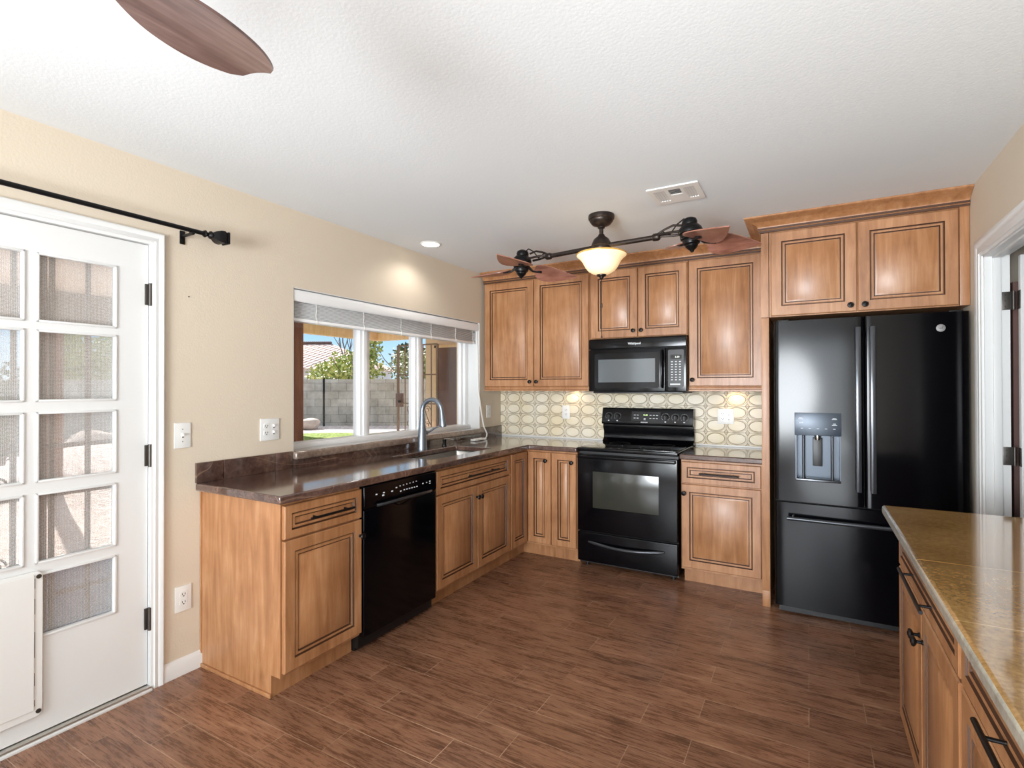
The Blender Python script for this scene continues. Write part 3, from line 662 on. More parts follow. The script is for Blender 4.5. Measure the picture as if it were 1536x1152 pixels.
door(fr_, 2.897, 1.828, .455, .518, t, 'door', kn=(2.930, 1.862), fr=.058)
mb = MB(); mb.box(3.356, 3.398, -.797, -.775, 1.822, 2.36, 'wood', .002); mb.build('filler_strip', t)
mb = MB(); mb.box(2.386, 2.430, -.765, -.002, 0, 2.35, 'wood', .001); mb.box(2.388, 2.430, -.798, -.765, 1.822, 2.35, 'wood'); mb.box(2.385, 2.431, -.768, -.74, 0, .10, 'wood', .002)
tag(mb.build('end_panel', loc=(2.408, -.4, 0)), 'tall wooden end panel standing left of the refrigerator', 'panel')

# peninsula run at the right
IX = 2.967
fi = right(IX, 0, 0)
def isl(label, y1, y0, knobs=True):
    t = thing('peninsula_cabinet', label, 'cabinet', (3.2, (y0+y1)/2, 0)); w = y1-y0
    mb = MB(); mb.box(IX, WR-.003, y0, y1, .10, .876, 'wood'); mb.build('body', t, .0015)
    mb = MB(); mb.box(IX+.06, WR-.003, y0, y1, 0, .10, 'wood'); mb.build('toe_kick', t)
    a = -y1
    door(fi, a+.01, .702, w-.02, .158, t, 'drawer', pl=(a+w/2-.205, a+w/2+.205, .752), fr=.036)
    hw = (w-.024)/2
    door(fi, a+.01, .118, hw, .575, t, 'door', kn=(a+w/2-.028, .60)); door(fi, a+.014+hw, .118, hw, .575, t, 'door', kn=(a+w/2+.028, .60))
    return t
isl('peninsula cabinet with drawer and two doors, at the end near the refrigerator', -1.905, -2.852)
isl('peninsula cabinet with wide drawer, nearest the camera', -2.856, -3.80)
mb = MB(); mb.cells([2.897, WR-.003], [-3.85, -1.878], lambda a, b: True, lambda u, v, d: Vector((u, v, d)), .878, .914, 'island_top', side='island_edge')
o = mb.build('countertop', bevel=.010, seg=4, loc=(3.15, -2.8, .878)); tag(o, 'golden brown stone countertop on the right-hand peninsula', 'countertop')

# ================================================================== COUNTERTOPS, BACKSPLASH
ZT = .914; ZB = .876
xs = [.002, .16, .50, .65, 1.072]; yc = [-2.957, -1.72, -.98, -.65, -.0145]
def keepC(a, b):
    if a == 3: return b == 3
    if a == 1 and b == 1: return False
    return True
mb = MB(); mb.cells(xs, yc, keepC, lambda u, v, d: Vector((u, v, d)), ZB, ZT, 'counter')
o = mb.build('countertop', bevel=.008, seg=3, loc=(.3, -1.5, ZB)); tag(o, 'L-shaped brown stone countertop with the sink under the window', 'countertop')
mb = MB(); mb.cells([1.850, 2.385], [-.65, -.0145], lambda a, b: True, lambda u, v, d: Vector((u, v, d)), ZB, ZT, 'counter')
o = mb.build('countertop', bevel=.008, seg=3, loc=(2.1, -.3, ZB)); tag(o, 'short brown stone countertop between range and refrigerator panel', 'countertop')
mb = MB(); 
for a, b in ((-2.957, -2.82), (-2.818, -2.52), (-2.518, -2.405)): mb.box(.0, .016, a, b, ZT, 1.014, 'counter', .002)
mb.box(.0, .012, -2.405, -.36, ZT, .966, 'counter', .001); mb.box(0, .016, -.362, -.012, ZT, 1.014, 'counter', .002)
o = mb.build('stone_backsplash', loc=(.0, -1.5, ZT)); tag(o, 'low dark brown stone upstand along the left wall and under the sill', 'backsplash')
mb = MB(); mb.box(.002, 2.385, -.010, -.0005, .926, 1.3885, 'tile'); mb.box(1.068, 1.852, -.010, -.0005, .60, .926, 'tile')
mb.box(.016, 1.07, -.014, -.0005, ZT, .927, 'plate', .002); mb.box(1.85, 2.385, -.014, -.0005, ZT, .927, 'plate', .002)
o = mb.build('tile_backsplash', loc=(1.2, 0, .92)); tag(o, 'cream pressed tile backsplash with rows of embossed ovals', 'backsplash')

# ================================================================== SINK, FAUCET
t = thing('kitchen_sink', 'undermount steel sink set in the counter below the window', 'sink', (.33, -1.35, .70))
mb = MB(); 
def bowl(mb, x0, x1, y0, y1, zt, zb, th=.006, m='steel'):
    i = mb.mi(m); r = .03
    lv = [(0, zt), (0.004, zb+.03), (.012, zb+.008), (.03, zb)]
    def ring(ins, z, rad):
        return [mb.bm.verts.new(Vector((p[0], p[1], z))) for p in rr(x0+ins, x1-ins, y0+ins, y1-ins, rad, 4)]
    R = [ring(-.012, zt, .04)] + [ring(a, z, r) for a, z in lv]
    for a, b in zip(R, R[1:]):
        for k in range(len(a)): mb.face([a[k], a[(k+1) % len(a)], b[(k+1) % len(a)], b[k]], i, False)
    mb.face(R[-1], i)
    return mb
bowl(mb, .158, .502, -1.722, -.978, ZB-.001, .68); mb.build('basin', t)
mb = MB(); mb.lathe([(0, 0), (.03, 0), (.042, .003), (.045, .003), (.045, 0)], (.33, -1.2, .680), 'steel', 24); mb.build('drain', t)
t = thing('kitchen_faucet', 'grey gooseneck pull-down faucet standing behind the sink', 'faucet', (.075, -1.30, ZT))
bx, by = .075, -1.30
mb = MB(); mb.lathe([(0, 0), (.038, 0), (.038, .006), (.035, .02), (.034, .08), (.029, .16), (.021, .22), (.017, .27), (.017, .28), (0, .28)], (bx, by, ZT), 'faucet', 24)
mb.build('body', t)
pts = [(bx, by, ZT+.26)]
for k in range(0, 15):
    a = PI - k*PI/14*1.0; pts.append((bx+.085+.085*math.cos(a), by+.02*(k/14), ZT+.295+.085*math.sin(a)))
mb = MB(); mb.tube(pts, .017, 'faucet', 14); mb.build('spout', t)
mb = MB(); e = Vector(pts[-1]); d = Vector((.10, .03, -1)).normalized()
mb.tube([e-d*-.0, e+d*.03, e+d*.07, e+d*.10, e+d*.118], .016, 'faucet', 16, rs=[.0175, .019, .023, .028, .026]); mb.cyl(e+d*.117, e+d*.121, .019, 'blackmatte'); mb.build('spray_head', t)
mb = MB(); mb.cyl((bx, by, ZT+.12), (bx+.012, by+.042, ZT+.125), .018, 'faucet', .016); mb.tube([(bx+.01, by+.035, ZT+.125), (bx+.03, by+.06, ZT+.135), (bx+.055, by+.09, ZT+.16), (bx+.075, by+.11, ZT+.168)], .006, 'faucet', 10, rs=[.012, .008, .0065, .0055]); mb.build('lever', t)
t = thing('soap_dispenser', 'small dark soap pump beside the faucet', 'soap dispenser', (.09, -1.04, ZT))
mb = MB(); mb.lathe([(0, 0), (.022, 0), (.022, .004), (.015, .008), (.014, .035), (.016, .04), (.016, .052), (0, .052)], (.09, -1.04, ZT), 'iron', 20); mb.build('body', t)
mb = MB(); mb.tube([(.09, -1.04, ZT+.05), (.09, -1.04, ZT+.058), (.11, -1.01, ZT+.056), (.135, -.98, ZT+.046)], .005, 'steel', 8); mb.build('spout', t)

# ================================================================== DISHWASHER
MT['handlegrey'] = simple('glossy_grey_black_handle', (70, 72, 76), .18, metal=.6)
t = thing('dishwasher', 'black built-in dishwasher under the counter between two base cabinets', 'dishwasher', (.3, -2.147, 0))
y0, y1 = -2.452, -1.843
mb = MB(); mb.box(.03, .595, y0, y1, .02, .872, 'blackmatte'); mb.box(.4, .565, y0+.004, y1-.004, .0, .10, 'blackmatte'); mb.build('tub_body', t)
mb = MB(); mb.box(.595, .632, y0+.004, y1-.004, .085, .745, 'black', .005, 3); mb.build('door', t)
mb = MB(); mb.prism([(.595, .748), (.630, .748), (.636, .765), (.634, .865), (.622, .872), (.595, .872)], lambda u, v, d: Vector((u, d, v)), 'black', y0+.004, y1-.004); cp = mb.build('control_panel', t, .003)
mb = MB(); mb.tube([(.640, y0+.09, .758), (.655, y0+.12, .760), (.658, (y0+y1)/2, .762), (.655, y1-.09, .760), (.640, y1-.06, .758)], .0085, 'handlegrey', 10)
hp = [((y0+y1)/2-.085+.17*k/10, .750-.026*math.sin(PI*k/10)) for k in range(11)]
mb.tube([(.642, a, b) for a, b in hp], .004, 'black', 8); mb.build('handle', t)
for k, (yy, zz, s) in enumerate([(-2.36, .815, .006), (-2.31, .802, .008), (-2.305, .815, .006), (-2.24, .812, .007), (-2.205, .826, .006), (-2.17, .800, .006)] + [(-2.175+.028*j, .830+.001*j, .004) for j in range(6)] + [(-2.14+.022*j, .803, .006) for j in range(6)] + [(-1.975, .812, .006), (-1.94, .812, .005), (-1.91, .815, .006), (-1.91, .803, .006)]):
    mb = MB(); mb.box(.634, .6368, yy-s*.9, yy+s*.9, zz-s*.5, zz+s*.5, 'print'); mb.build('button', cp)

# ================================================================== RANGE
t = thing('kitchen_range', 'black freestanding electric range with glass cooktop', 'stove', (1.46, -.33, 0))
X0, X1 = 1.082, 1.842
mb = MB(); mb.box(X0+.004, X1-.004, -.615, -.03, .03, .895, 'blackmatte'); 
for xx in (X0+.05, X1-.05): mb.cyl((xx, -.57, 0), (xx, -.57, .03), .015, 'blackmatte', seg=10); mb.cyl((xx, -.08, 0), (xx, -.08, .03), .015, 'blackmatte', seg=10)
mb.build('body', t)
mb = MB(); mb.box(X0, X1, -.655, -.06, .893, .921, 'black', .006, 3); ct = mb.build('cooktop_frame', t)
mb = MB(); mb.box(X0+.02, X1-.02, -.625, -.085, .9205, .9235, 'cooktop', .001); mb.build('cooktop', t)
for cx, cy, r in ((X0+.2, -.47, .10), (X1-.2, -.47, .115), (X0+.2, -.22, .085), (X1-.2, -.22, .085)):
    mb = MB(); mb.lathe([(r-.0015, 0), (r, .0004), (r+.0015, 0)], (cx, cy, .9236), 'hinge', 48); mb.build('burner_ring', t)
mb = MB(); mb.box(X0+.002, X1-.002, -.655, -.615, .282, .872, 'black', .006, 3); od = mb.build('oven_door', t)
mb = MB(); mb.box(1.208, 1.708, -.658, -.654, .466, .742, 'glass_dark' if 'glass_dark' in MT else 'cooktop', .001)
MT['ovenglass'] = simple('smoked_oven_glass', (50, 51, 45), .14, spec=.5)
mb = MB(); mb.box(1.208, 1.708, -.6575, -.654, .466, .742, 'ovenglass', .001); mb.build('window', od)
mb = MB(); mb.box(X0+.012, X1-.012, -.69, -.675, .842, .866, 'black', .006, 3); mb.box(X0+.012, X0+.05, -.675, -.654, .845, .863, 'black', .003); mb.box(X1-.05, X1-.012, -.675, -.654, .845, .863, 'black', .003); mb.build('handle', od)
mb = MB(); mb.box(X0+.002, X1-.002, -.655, -.615, .05, .272, 'black', .006, 3); dr = mb.build('storage_drawer', t)
hp = [Vector((1.175+.57*k/14, -.662-.032*math.sin(PI*k/14), .205-.018*math.sin(PI*k/14))) for k in range(15)]
MT['handlegrey'] = simple('glossy_grey_black_handle', (70, 72, 76), .18, metal=.6)
mb = MB(); mb.tube(hp, .010, 'handlegrey', 12, rs=[.007]+[.0115]*13+[.007]); mb.build('handle', dr)
# backguard
mb = MB(); mb.prism([(-.03, .90), (-.095, .921), (-.085, .93), (-.06, .95), (-.055, 1.0), (-.075, 1.045), (-.072, 1.066), (-.108, 1.070), (-.112, 1.085), (-.085, 1.200), (-.075, 1.208), (-.02, 1.208), (-.02, .90)], lambda u, v, d: Vector((d, u, v)), 'black', X0+.002, X1+.003); bg = mb.build('backguard', t, .002)
tl = math.atan2(.027, .115)
def bgf(x, z0=1.085):
    return lambda u, v, d: Vector((x+u, -.112-d*math.cos(tl)+v*math.sin(tl), z0+v*math.cos(tl)-d*math.sin(tl)))
fk = bgf(0)
for kx, kr in ((1.146, .022), (1.222, .022), (1.627, .024), (1.706, .022), (1.777, .022)):
    c = fk(kx, .055, 0); ax = fk(0, 0, 1)-fk(0, 0, 0)
    mb = MB(); mb.lathe([(0, 0), (kr, 0), (kr, .010), (kr*.9, .016), (0, .016)], c, 'blackmatte', 24, ax); p_ = fk(kx, .055, .016)
    bbox_map(mb, fk, kx-.004, kx+.004, .037, .073, .014, .026, 'blackmatte'); kb = mb.build('knob', bg)
    mb = MB()
    for j in range(11):
        a = math.radians(-130+26*j); u, v = kx+math.sin(a)*(kr+.007), .055+math.cos(a)*(kr+.007)
        bbox_map(mb, fk, u-.0016, u+.0016, v-.0016, v+.0016, 0, .0012, 'print')
    mb.build('dial_marks', kb); mb = MB(); bbox_map(mb, fk, kx-.006, kx+.006, .012, .020, 0, .0012, 'print'); mb.build('dial_label', kb)
mb = MB(); mb.prism([(1.345, .02), (1.585, .02), (1.585, .098), (1.345, .098)], fk, 'blackmatte', 0, .001); dp = mb.build('display_panel', bg)
text('clock_digits', '12:30', .017, lambda u, v, d: fk(1.462+u, .070+v, .0022), 'led', dp)
for (u, v) in [(1.372, .068), (1.397, .068), (1.372, .042), (1.397, .042), (1.505, .068), (1.532, .068), (1.558, .068), (1.505, .042), (1.532, .042), (1.558, .042), (1.458, .04), (1.458, .03)]:
    mb = MB(); bbox_map(mb, fk, u-.008, u+.008, v-.003, v+.003, .0008, .0022, 'print'); mb.build('button', dp)
text('logo', 'FRIGIDAIRE', .0115, lambda u, v, d: fk(1.455+u, .0075+v, .0016), 'print', bg, bold=.0004)

# ================================================================== MICROWAVE
t = thing('microwave_oven', 'black over-the-range microwave mounted under the short cabinet', 'microwave', (1.47, -.2, 1.34))
mX0, mX1, mZ0, mZ1, mY = 1.086, 1.857, 1.350, 1.770, -.385
mb = MB(); mb.box(mX0+.004, mX1-.004, mY, -.012, mZ0-.0, mZ1, 'blackmatte', .003); mb.build('body', t)
mb = MB(); mb.box(mX0+.03, mX1-.03, mY-.01, -.05, mZ0-.014, mZ0, 'blackmatte', .003); mb.build('underside_tray', t)
mb = MB(); mb.box(mX0, mX1, mY-.03, mY, 1.692, mZ1, 'black', .005, 3); vp = mb.build('vent_panel', t)
fm = back(0, mY-.03, 0)
text('logo', 'Whirlpool', .024, lambda u, v, d: fm(1.463+u, 1.728+v, .0012), 'print', vp, bold=.0006)
mb = MB(); mb.box(mX0, 1.700, mY-.03, mY, mZ0+.002, 1.688, 'black', .005, 3); md = mb.build('door', t)
MT['mwglass'] = simple('microwave_window_mesh', (86, 92, 96), .1, spec=.6)
mb = MB(); mb.prism(rr(1.135, 1.655, 1.378, 1.655, .018), lambda u, v, d: Vector((u, mY-.03-d, v)), 'black', 0, .003); wf = mb.build('window_frame', md)
mb = MB(); bbox_map(mb, fm, 1.168, 1.625, 1.425, 1.607, .003, .004, 'mwglass'); mb.build('window', md)
mb = MB(); mb.tube([fm(1.682, 1.385, .002), fm(1.682, 1.39, .028), fm(1.682, 1.41, .034), fm(1.682, 1.64, .034), fm(1.682, 1.66, .028), fm(1.682, 1.665, .002)], .009, 'black', 12); mb.build('handle', md)
mb = MB(); mb.box(1.703, mX1, mY-.03, mY, mZ0+.002, 1.688, 'black', .005, 3); cp = mb.build('control_panel', t)
mb = MB(); mb.prism(rr(1.722, 1.838, 1.385, 1.668, .01), lambda u, v, d: Vector((u, mY-.03-d, v)), 'blackmatte', 0, .0015); kp = mb.build('keypad', cp)
mb = MB(); bbox_map(mb, fm, 1.74, 1.822, 1.598, 1.630, .0012, .0022, 'slot'); ds_ = mb.build('display', kp)
text('clock_digits', '3:30', .02, lambda u, v, d: fm(1.79+u, 1.612+v, .003), 'lcd', ds_)
for r_ in range(8):
    for c_ in range(3):
        mb = MB(); bbox_map(mb, fm, 1.744+.029*c_, 1.758+.029*c_, 1.574-.0195*r_, 1.580-.0195*r_, .001, .0024, 'print'); mb.build('button', kp)
mb = MB(); bbox_map(mb, fm, 1.738, 1.812, 1.402, 1.412, .001, .0024, 'print'); mb.build('start_bar', kp)

# ================================================================== REFRIGERATOR
t = thing('refrigerator', 'black french-door refrigerator with ice dispenser and bottom freezer', 'refrigerator', (2.92, -.43, 0))
FXL, FXM, FXR = 2.462, 2.9195, 3.382
mb = MB(); mb.box(FXL+.003, FXR-.003, -.775, -.03, .03, 1.765, 'blackmatte', .003)
for xx in (FXL+.08, FXR-.08): mb.cyl((xx, -.70, 0), (xx, -.70, .03), .02, 'blackmatte', seg=10); mb.cyl((xx, -.1, 0), (xx, -.1, .03), .02, 'blackmatte', seg=10)
mb.box(FXL+.02, FXR-.02, -.80, -.74, .01, .055, 'blackmatte'); mb.build('body', t)
def bulge(u, amp=.014): return amp*(1-(2*u-1)**2)
def fdoor(x0, x1, z0, z1, name, hole=None):
    """door slab with a gently crowned front over the whole fridge width"""
    mb = MB(); i = mb.mi('black'); n = 14; yb = -.782; yf = -.858; W_ = FXR-FXL; e = .012
    xs_ = [x0+(x1-x0)*k/n for k in range(n+1)]; zs_ = [z0, z1]
    if hole:
        hx0, hx1, hz0, hz1 = hole; xs_ = sorted([x for x in xs_ if abs(x-hx0) > .012 and abs(x-hx1) > .012]+[hx0, hx1]); zs_ = [z0, hz0, hz1, z1]
    def Y(x):
        y = yf-bulge((x-FXL)/W_)
        dd = min(x-x0, x1-x)
        if dd < e: y += (e-math.sqrt(max(0, e*e-(e-dd)**2)))
        return y
    xs_ = sorted(set(xs_+[x0+.002, x0+.006, x0+e, x1-.002, x1-.006, x1-e]))
    V = [[mb.bm.verts.new((x, Y(x), z)) for x in xs_] for z in zs_]; B = [[mb.bm.verts.new((x, yb, z)) for x in xs_] for z in zs_]
    for b in range(len(zs_)-1):
        for a in range(len(xs_)-1):
            if hole and b == 1 and hx0-1e-6 <= xs_[a] < hx1-1e-6: continue
            mb.face([V[b][a], V[b][a+1], V[b+1][a+1], V[b+1][a]], i, True)
            mb.face([B[b][a], B[b+1][a], B[b+1][a+1], B[b][a+1]], i)
    L = len(xs_)-1
    for b in range(len(zs_)-1):
        mb.face([V[b][0], V[b+1][0], B[b+1][0], B[b][0]], i); mb.face([V[b][L], B[b][L], B[b+1][L], V[b+1][L]], i)
    for a in range(L):
        mb.face([V[0][a], B[0][a], B[0][a+1], V[0][a+1]], i); mb.face([V[-1][a], V[-1][a+1], B[-1][a+1], B[-1][a]], i)
    if hole:
        ia = [k for k, x in enumerate(xs_) if hx0-1e-6 <= x <= hx1+1e-6]
        for b in (1, 2):
            for a, c in zip(ia, ia[1:]): mb.face([V[b][a], V[b][c], B[b][c], B[b][a]], i)
        for a in (ia[0], ia[-1]): mb.face([V[1][a], V[2][a], B[2][a], B[1][a]], i)
    return mb.build(name, t)
hx0, hx1, hz0, hz1 = 2.575, 2.806, .832, 1.100
ld = fdoor(FXL, FXM-.003, .700, 1.785, 'door', (hx0, hx1, hz0, hz1))
rd = fdoor(FXM+.003, FXR, .700, 1.785, 'door')
fz = fdoor(FXL, FXR, .062, .688, 'freezer_drawer')
ff = back(0, -.866, 0)
MT['badge'] = simple('satin_badge', (150, 148, 146), .5, metal=.3)
MT['dispenser'] = simple('dark_slate_plastic', (52, 62, 74), .3, metal=.3)
mb = MB(); bbox_map(mb, ff, hx0-.004, hx1+.004, hz1-.002, 1.232, -.004, .006, 'dispenser', .003); pn = mb.build('dispenser_panel', ld)
for (u, v, w) in [(.028, .10, .016), (.028, .094, .026), (.03, .072, .022), (.2, .10, .018), (.2, .094, .026), (.2, .068, .014), (.2, .060, .026)] + [(.035+.041*k, .038, .012) for k in range(5)]:
    mb = MB(); bbox_map(mb, ff, hx0+u-w/2, hx0+u+w/2, hz1+v, hz1+v+.0028, .0058, .0068, 'print'); mb.build('button', pn)
mb = MB(); bbox_map(mb, ff, hx0+.0, hx1-.0, hz0, hz1, -.082, -.076, 'dispenser'); bbox_map(mb, ff, hx0, hx0+.006, hz0, hz1, -.08, .002, 'dispenser'); bbox_map(mb, ff, hx1-.006, hx1, hz0, hz1, -.08, .002, 'dispenser')
bbox_map(mb, ff, hx0, hx1, hz0-.006, hz0+.008, -.08, .010, 'handlegrey', .003)
for xx in (hx0+.042, hx1-.042): mb.cyl((xx, -.835, hz0+.008), (xx, -.835, hz1), .007, 'handlegrey', seg=12)
al = mb.build('dispenser_alcove', ld)
mb = MB(); bbox_map(mb, ff, hx0+.09, hx0+.14, hz0+.08, hz1-.02, -.074, -.05, 'blackmatte', .004); mb.lathe([(0, 0), (.012, 0), (.016, .02), (.016, .03)], (hx0+.115, -.835, hz1-.03), 'steel', 16); mb.build('paddle', ld)
for x, d_ in ((2.889, ld), (2.957, rd)):
    mb = MB(); bbox_map(mb, ff, x-.014, x+.014, .79, 1.725, .036, .060, 'handlegrey', .007); 
    for z in (.83, 1.685): bbox_map(mb, ff, x-.008, x+.008, z-.015, z+.015, .003, .038, 'black', .003)
    mb.build('handle', d_)
mb = MB(); mb.cyl((2.53, -.915, .605), (3.31, -.915, .605), .012, 'handlegrey', seg=16)
for xx in (2.56, 3.28): mb.cyl((xx, -.86, .605), (xx, -.915, .605), .008, 'black', seg=12)
mb.build('handle', fz)
mb = MB(); mb.lathe([(0, .004), (.017, .004), (.0195, .003), (.0205, 0)], (3.262, -.8655, 1.70), 'badge', 32, (0, -1, 0)); lg = mb.build('logo_badge', rd)
MT['greyprint'] = simple('dark_grey_print', (60, 60, 62), .5)
mb = MB()
for k in range(24):
    a0, a1 = 2*PI*k/24, 2*PI*(k+1)/24
    mb.face([mb.bm.verts.new((3.262+r*math.cos(a), -.8703, 1.70+r*math.sin(a))) for r, a in ((.0145, a0), (.0145, a1), (.0158, a1), (.0158, a0))], mb.mi('greyprint'))
mb.build('ring_mark', lg)
text('monogram', 'GE', .019, lambda u, v, d: Vector((3.262+u, -.8703, 1.70+v)), 'greyprint', lg, bold=.0003)
for xx in (FXL+.05, FXR-.05):
    mb = MB(); mb.box(xx-.03, xx+.03, -.84, -.72, 1.7655, 1.795, 'blackmatte', .004); mb.build('hinge_cover', t)

# ================================================================== ELECTRICAL PLATES
def plate(name, label, cat, f, w, h, kind, group=None):
    c = f(0, 0, 0); t = thing(name, label, cat, c, group)
    mb = MB(); bbox_map(mb, f, -w/2, w/2, -h/2, h/2, .0003, .0065, 'plate', .0025); mb.build('cover_plate', t)
    def recept(u, v):
        mb = MB(); mb.prism([(u+a, v+b) for a, b in rr(-.017, .017, -.014, .014, .007, 3)], lambda p, q, d: f(p, q, d), 'plate', .005, .0085); r = mb.build('receptacle', t)
        mb = MB(); bbox_map(mb, f, u-.008, u-.005, v-.002, v+.007, .0083, .0089, 'slot'); bbox_map(mb, f, u+.005, u+.008, v-.002, v+.007, .0083, .0089, 'slot'); bbox_map(mb, f, u-.003, u+.003, v-.010, v-.005, .0083, .0089, 'slot'); mb.build('slot', r)
    def toggle(u, v):
        mb = MB(); bbox_map(mb, f, u-.005, u+.005, v-.012, v+.012, .006, .008, 'plate'); p = [f(u-.004, v-.002, .006), f(u+.004, v+.009, .018)]; mb.box(p[0].x, p[1].x, p[0].y, p[1].y, p[0].z, p[1].z, 'plate', .001); bbox_map(mb, f, u-.004, u+.004, v-.011, v-.006, .0078, .0083, 'slot'); mb.build('toggle', t)
    if kind == 'duplex': recept(0, .019); recept(0, -.019)
    if kind == 'switch':
        toggle(0, 0)
        for v in (.03, -.03):
            mb = MB(); q = f(0, v, .0062); mb.lathe([(0, 0), (.003, 0), (.002, .001), (0, .001)], q, 'slot', 10, f(0, 0, 1)-f(0, 0, 0)); mb.build('screw', t)
    if kind == 'combo':
        recept(-.022, .019); recept(-.022, -.019); toggle(.023, .018); toggle(.023, -.018)
plate('light_switch', 'white single light switch on the wall right of the patio door', 'switch', left(0, -3.018, 1.156), .076, .122, 'switch')
plate('wall_outlet', 'white double-width outlet and switch plate above the long counter', 'outlet', left(0, -2.547, 1.152), .118, .122, 'combo')
plate('wall_outlet', 'white outlet low on the wall between patio door and cabinet', 'outlet', left(0, -3.013, .367), .076, .122, 'duplex')
plate('wall_outlet', 'white outlet on the left wall between window and corner', 'outlet', left(0, -.235, 1.158), .076, .118, 'duplex')
plate('wall_outlet', 'white outlet on the oval tiles left of the range', 'outlet', back(.706, -.010, 1.158), .076, .122, 'duplex')
plate('wall_outlet', 'white double-width outlet plate on the oval tiles right of the range', 'outlet', back(2.076, -.010, 1.154), .120, .122, 'combo')
mb = MB(); mb.cyl((-.001, -2.988, 1.835), (.004, -2.988, 1.835), .003, 'slot', seg=8); tag(mb.build('wall_nail', loc=(0, -2.988, 1.835)), 'tiny dark nail in the bare wall under the curtain rod', 'nail')

# ================================================================== CURTAIN ROD
t = thing('curtain_rod', 'black curtain rod with square finial above the patio door', 'curtain rod', (0, -3.5, 2.14))
rx, rz = .085, 2.140
mb = MB(); mb.cyl((rx, -4.5, rz), (rx, -2.965, rz), .0105, 'iron', seg=16); mb.build('rod', t)
mb = MB(); c = Vector((rx, -2.965, rz))
mb.lathe([(0, 0), (.014, 0), (.018, .008), (.012, .016), (.008, .022), (.018, .03), (.02, .036), (.010, .044)], c, 'iron', 18, (0, 1, 0))
b = bmesh.new(); 
prev = None; rings = []
for h, r in ((.042, .012), (.055, .022), (.075, .029), (.092, .030), (.106, .024), (.110, .024)):
    rings.append([b.verts.new((rx+sx*r, -2.965+h, rz+sz*r)) for sx, sz in ((-1, -1), (1, -1), (1, 1), (-1, 1))])
for a, d_ in zip(rings, rings[1:]):
    for k in range(4): b.faces.new([a[k], a[(k+1) % 4], d_[(k+1) % 4], d_[k]])
b.faces.new(rings[0]); b.faces.new(rings[-1]); mb.absorb(b, mb.mi('iron'), False)
mb.box(rx-.03, rx+.03, -2.965+.108, -2.965+.118, rz-.03, rz+.03, 'iron', .003); mb.build('finial', t)
for yy in (-3.02, -4.3):
    mb = MB(); mb.box(0, .006, yy-.012, yy+.012, rz-.055, rz+.01, 'iron', .002); mb.box(.004, rx+.012, yy-.006, yy+.006, rz-.022, rz-.011, 'iron', .002); mb.box(rx-.016, rx+.016, yy-.007, yy+.007, rz-.02, rz-.008, 'iron', .003); mb.build('bracket', t)

# ================================================================== BLIND
t = thing('window_blind', 'white horizontal blind raised to the top of the kitchen window', 'blind', (-.06, -1.39, 1.9))
by0, by1 = WY0+.01, WY1-.012
mb = MB(); mb.prism([(-.012, 1.905), (-.006, 1.915), (-.006, 1.965), (-.012, 1.974), (-.02, 1.974), (-.02, 1.905)], lambda u, v, d: Vector((u, d, v)), 'vinyl', by0, by1); mb.build('valance', t, .002)
mb = MB(); mb.box(-.085, -.022, by0, by1, 1.925, 1.97, 'vinyl', .003); mb.build('headrail', t)
mb = MB(); 
for k in range(13): mb.box(-.092, -.035, by0+.01, by1-.01, 1.812+.0085*k, 1.8155+.0085*k, 'vinyl', .001)
mb.build('slats', t)
mb = MB(); mb.box(-.094, -.033, by0+.008, by1-.008, 1.788, 1.808, 'vinyl', .004); mb.build('bottom_rail', t)
for yy in (-2.2, -1.80, -1.42, -1.06, -.72, -.45):
    mb = MB(); mb.tube([(-.032, yy, 1.925), (-.030, yy+.003, 1.87), (-.031, yy-.003, 1.83), (-.030, yy+.012, 1.80), (-.03, yy+.004, 1.782), (-.03, yy-.012, 1.79)], .0016, 'cord', 6); mb.build('ladder_cord', t)
pts = [(-.015, -.405, 1.92), (-.008, -.40, 1.6), (.0, -.41, 1.35), (.035, -.415, 1.15), (.05, -.40, 1.03), (.06, -.36, .96), (.062, -.37, .93), (.075, -.42, .922)]
sm = []
for a, b_ in zip(pts, pts[1:]):
    for k in range(6): sm.append(Vector(a).lerp(Vector(b_), k/6))
mb = MB(); mb.tube(sm, .003, 'cord', 8); 
mb.tube([p+Vector((.004, .006, 0)) for p in sm[12:]], .0025, 'cord', 8)
pp = []
for k in range(90):
    a = k*.52; pp.append((.095+.028*math.sin(a*1.3)+.008*random.random(), -.56+.085*math.cos(a*.71)+.006*random.random(), .9185+.012*abs(math.sin(a*.9))))
mb.tube([(.075, -.42, .922), (.08, -.46, .918)]+pp, .0032, 'cord', 6); mb.build('pull_cord', t)

# ================================================================== CEILING FIXTURES
t = thing('ceiling_vent', 'white rectangular air register in the ceiling near the dual fan', 'vent', (2.02, -1.52, H))
mb = MB(); vx0, vx1, vy0, vy1 = 1.893, 2.158, -1.652, -1.398
hx = [vx0, vx0+.03, vx0+.085, vx0+.105, vx0+.165, vx0+.185, vx0+.235, vx1]; hy = [vy0, vy0+.045, vy0+.125, vy1-.045, vy1]
def kv(a, b): return not ((a in (1, 5) and b in (1, 2)) or (a == 3 and b == 1))
mb.cells(hx, hy, kv, lambda u, v, d: Vector((u, v, d)), H-.008, H-.0005, 'plate'); mb.build('frame', t, .002)
mb = MB()
for a in (1, 5):
    for k in range(4):
        x = hx[a]+(hx[a+1]-hx[a])*(k+.5)/4; mb.prism([(-.006, 0), (-.004, 0), (.004, .006), (.002, .006)], lambda u, v, d, x=x: Vector((x+u, d, H-.0075+v)), 'plate', hy[1], hy[3])
for k in range(5):
    y = hy[1]+(hy[2]-hy[1])*(k+.5)/5; mb.prism([(-.006, 0), (-.004, 0), (.004, .006), (.002, .006)], lambda u, v, d, y=y: Vector((d, y+u, H-.0075+v)), 'plate', hx[3], hx[4])
mb.build('louvres', t)
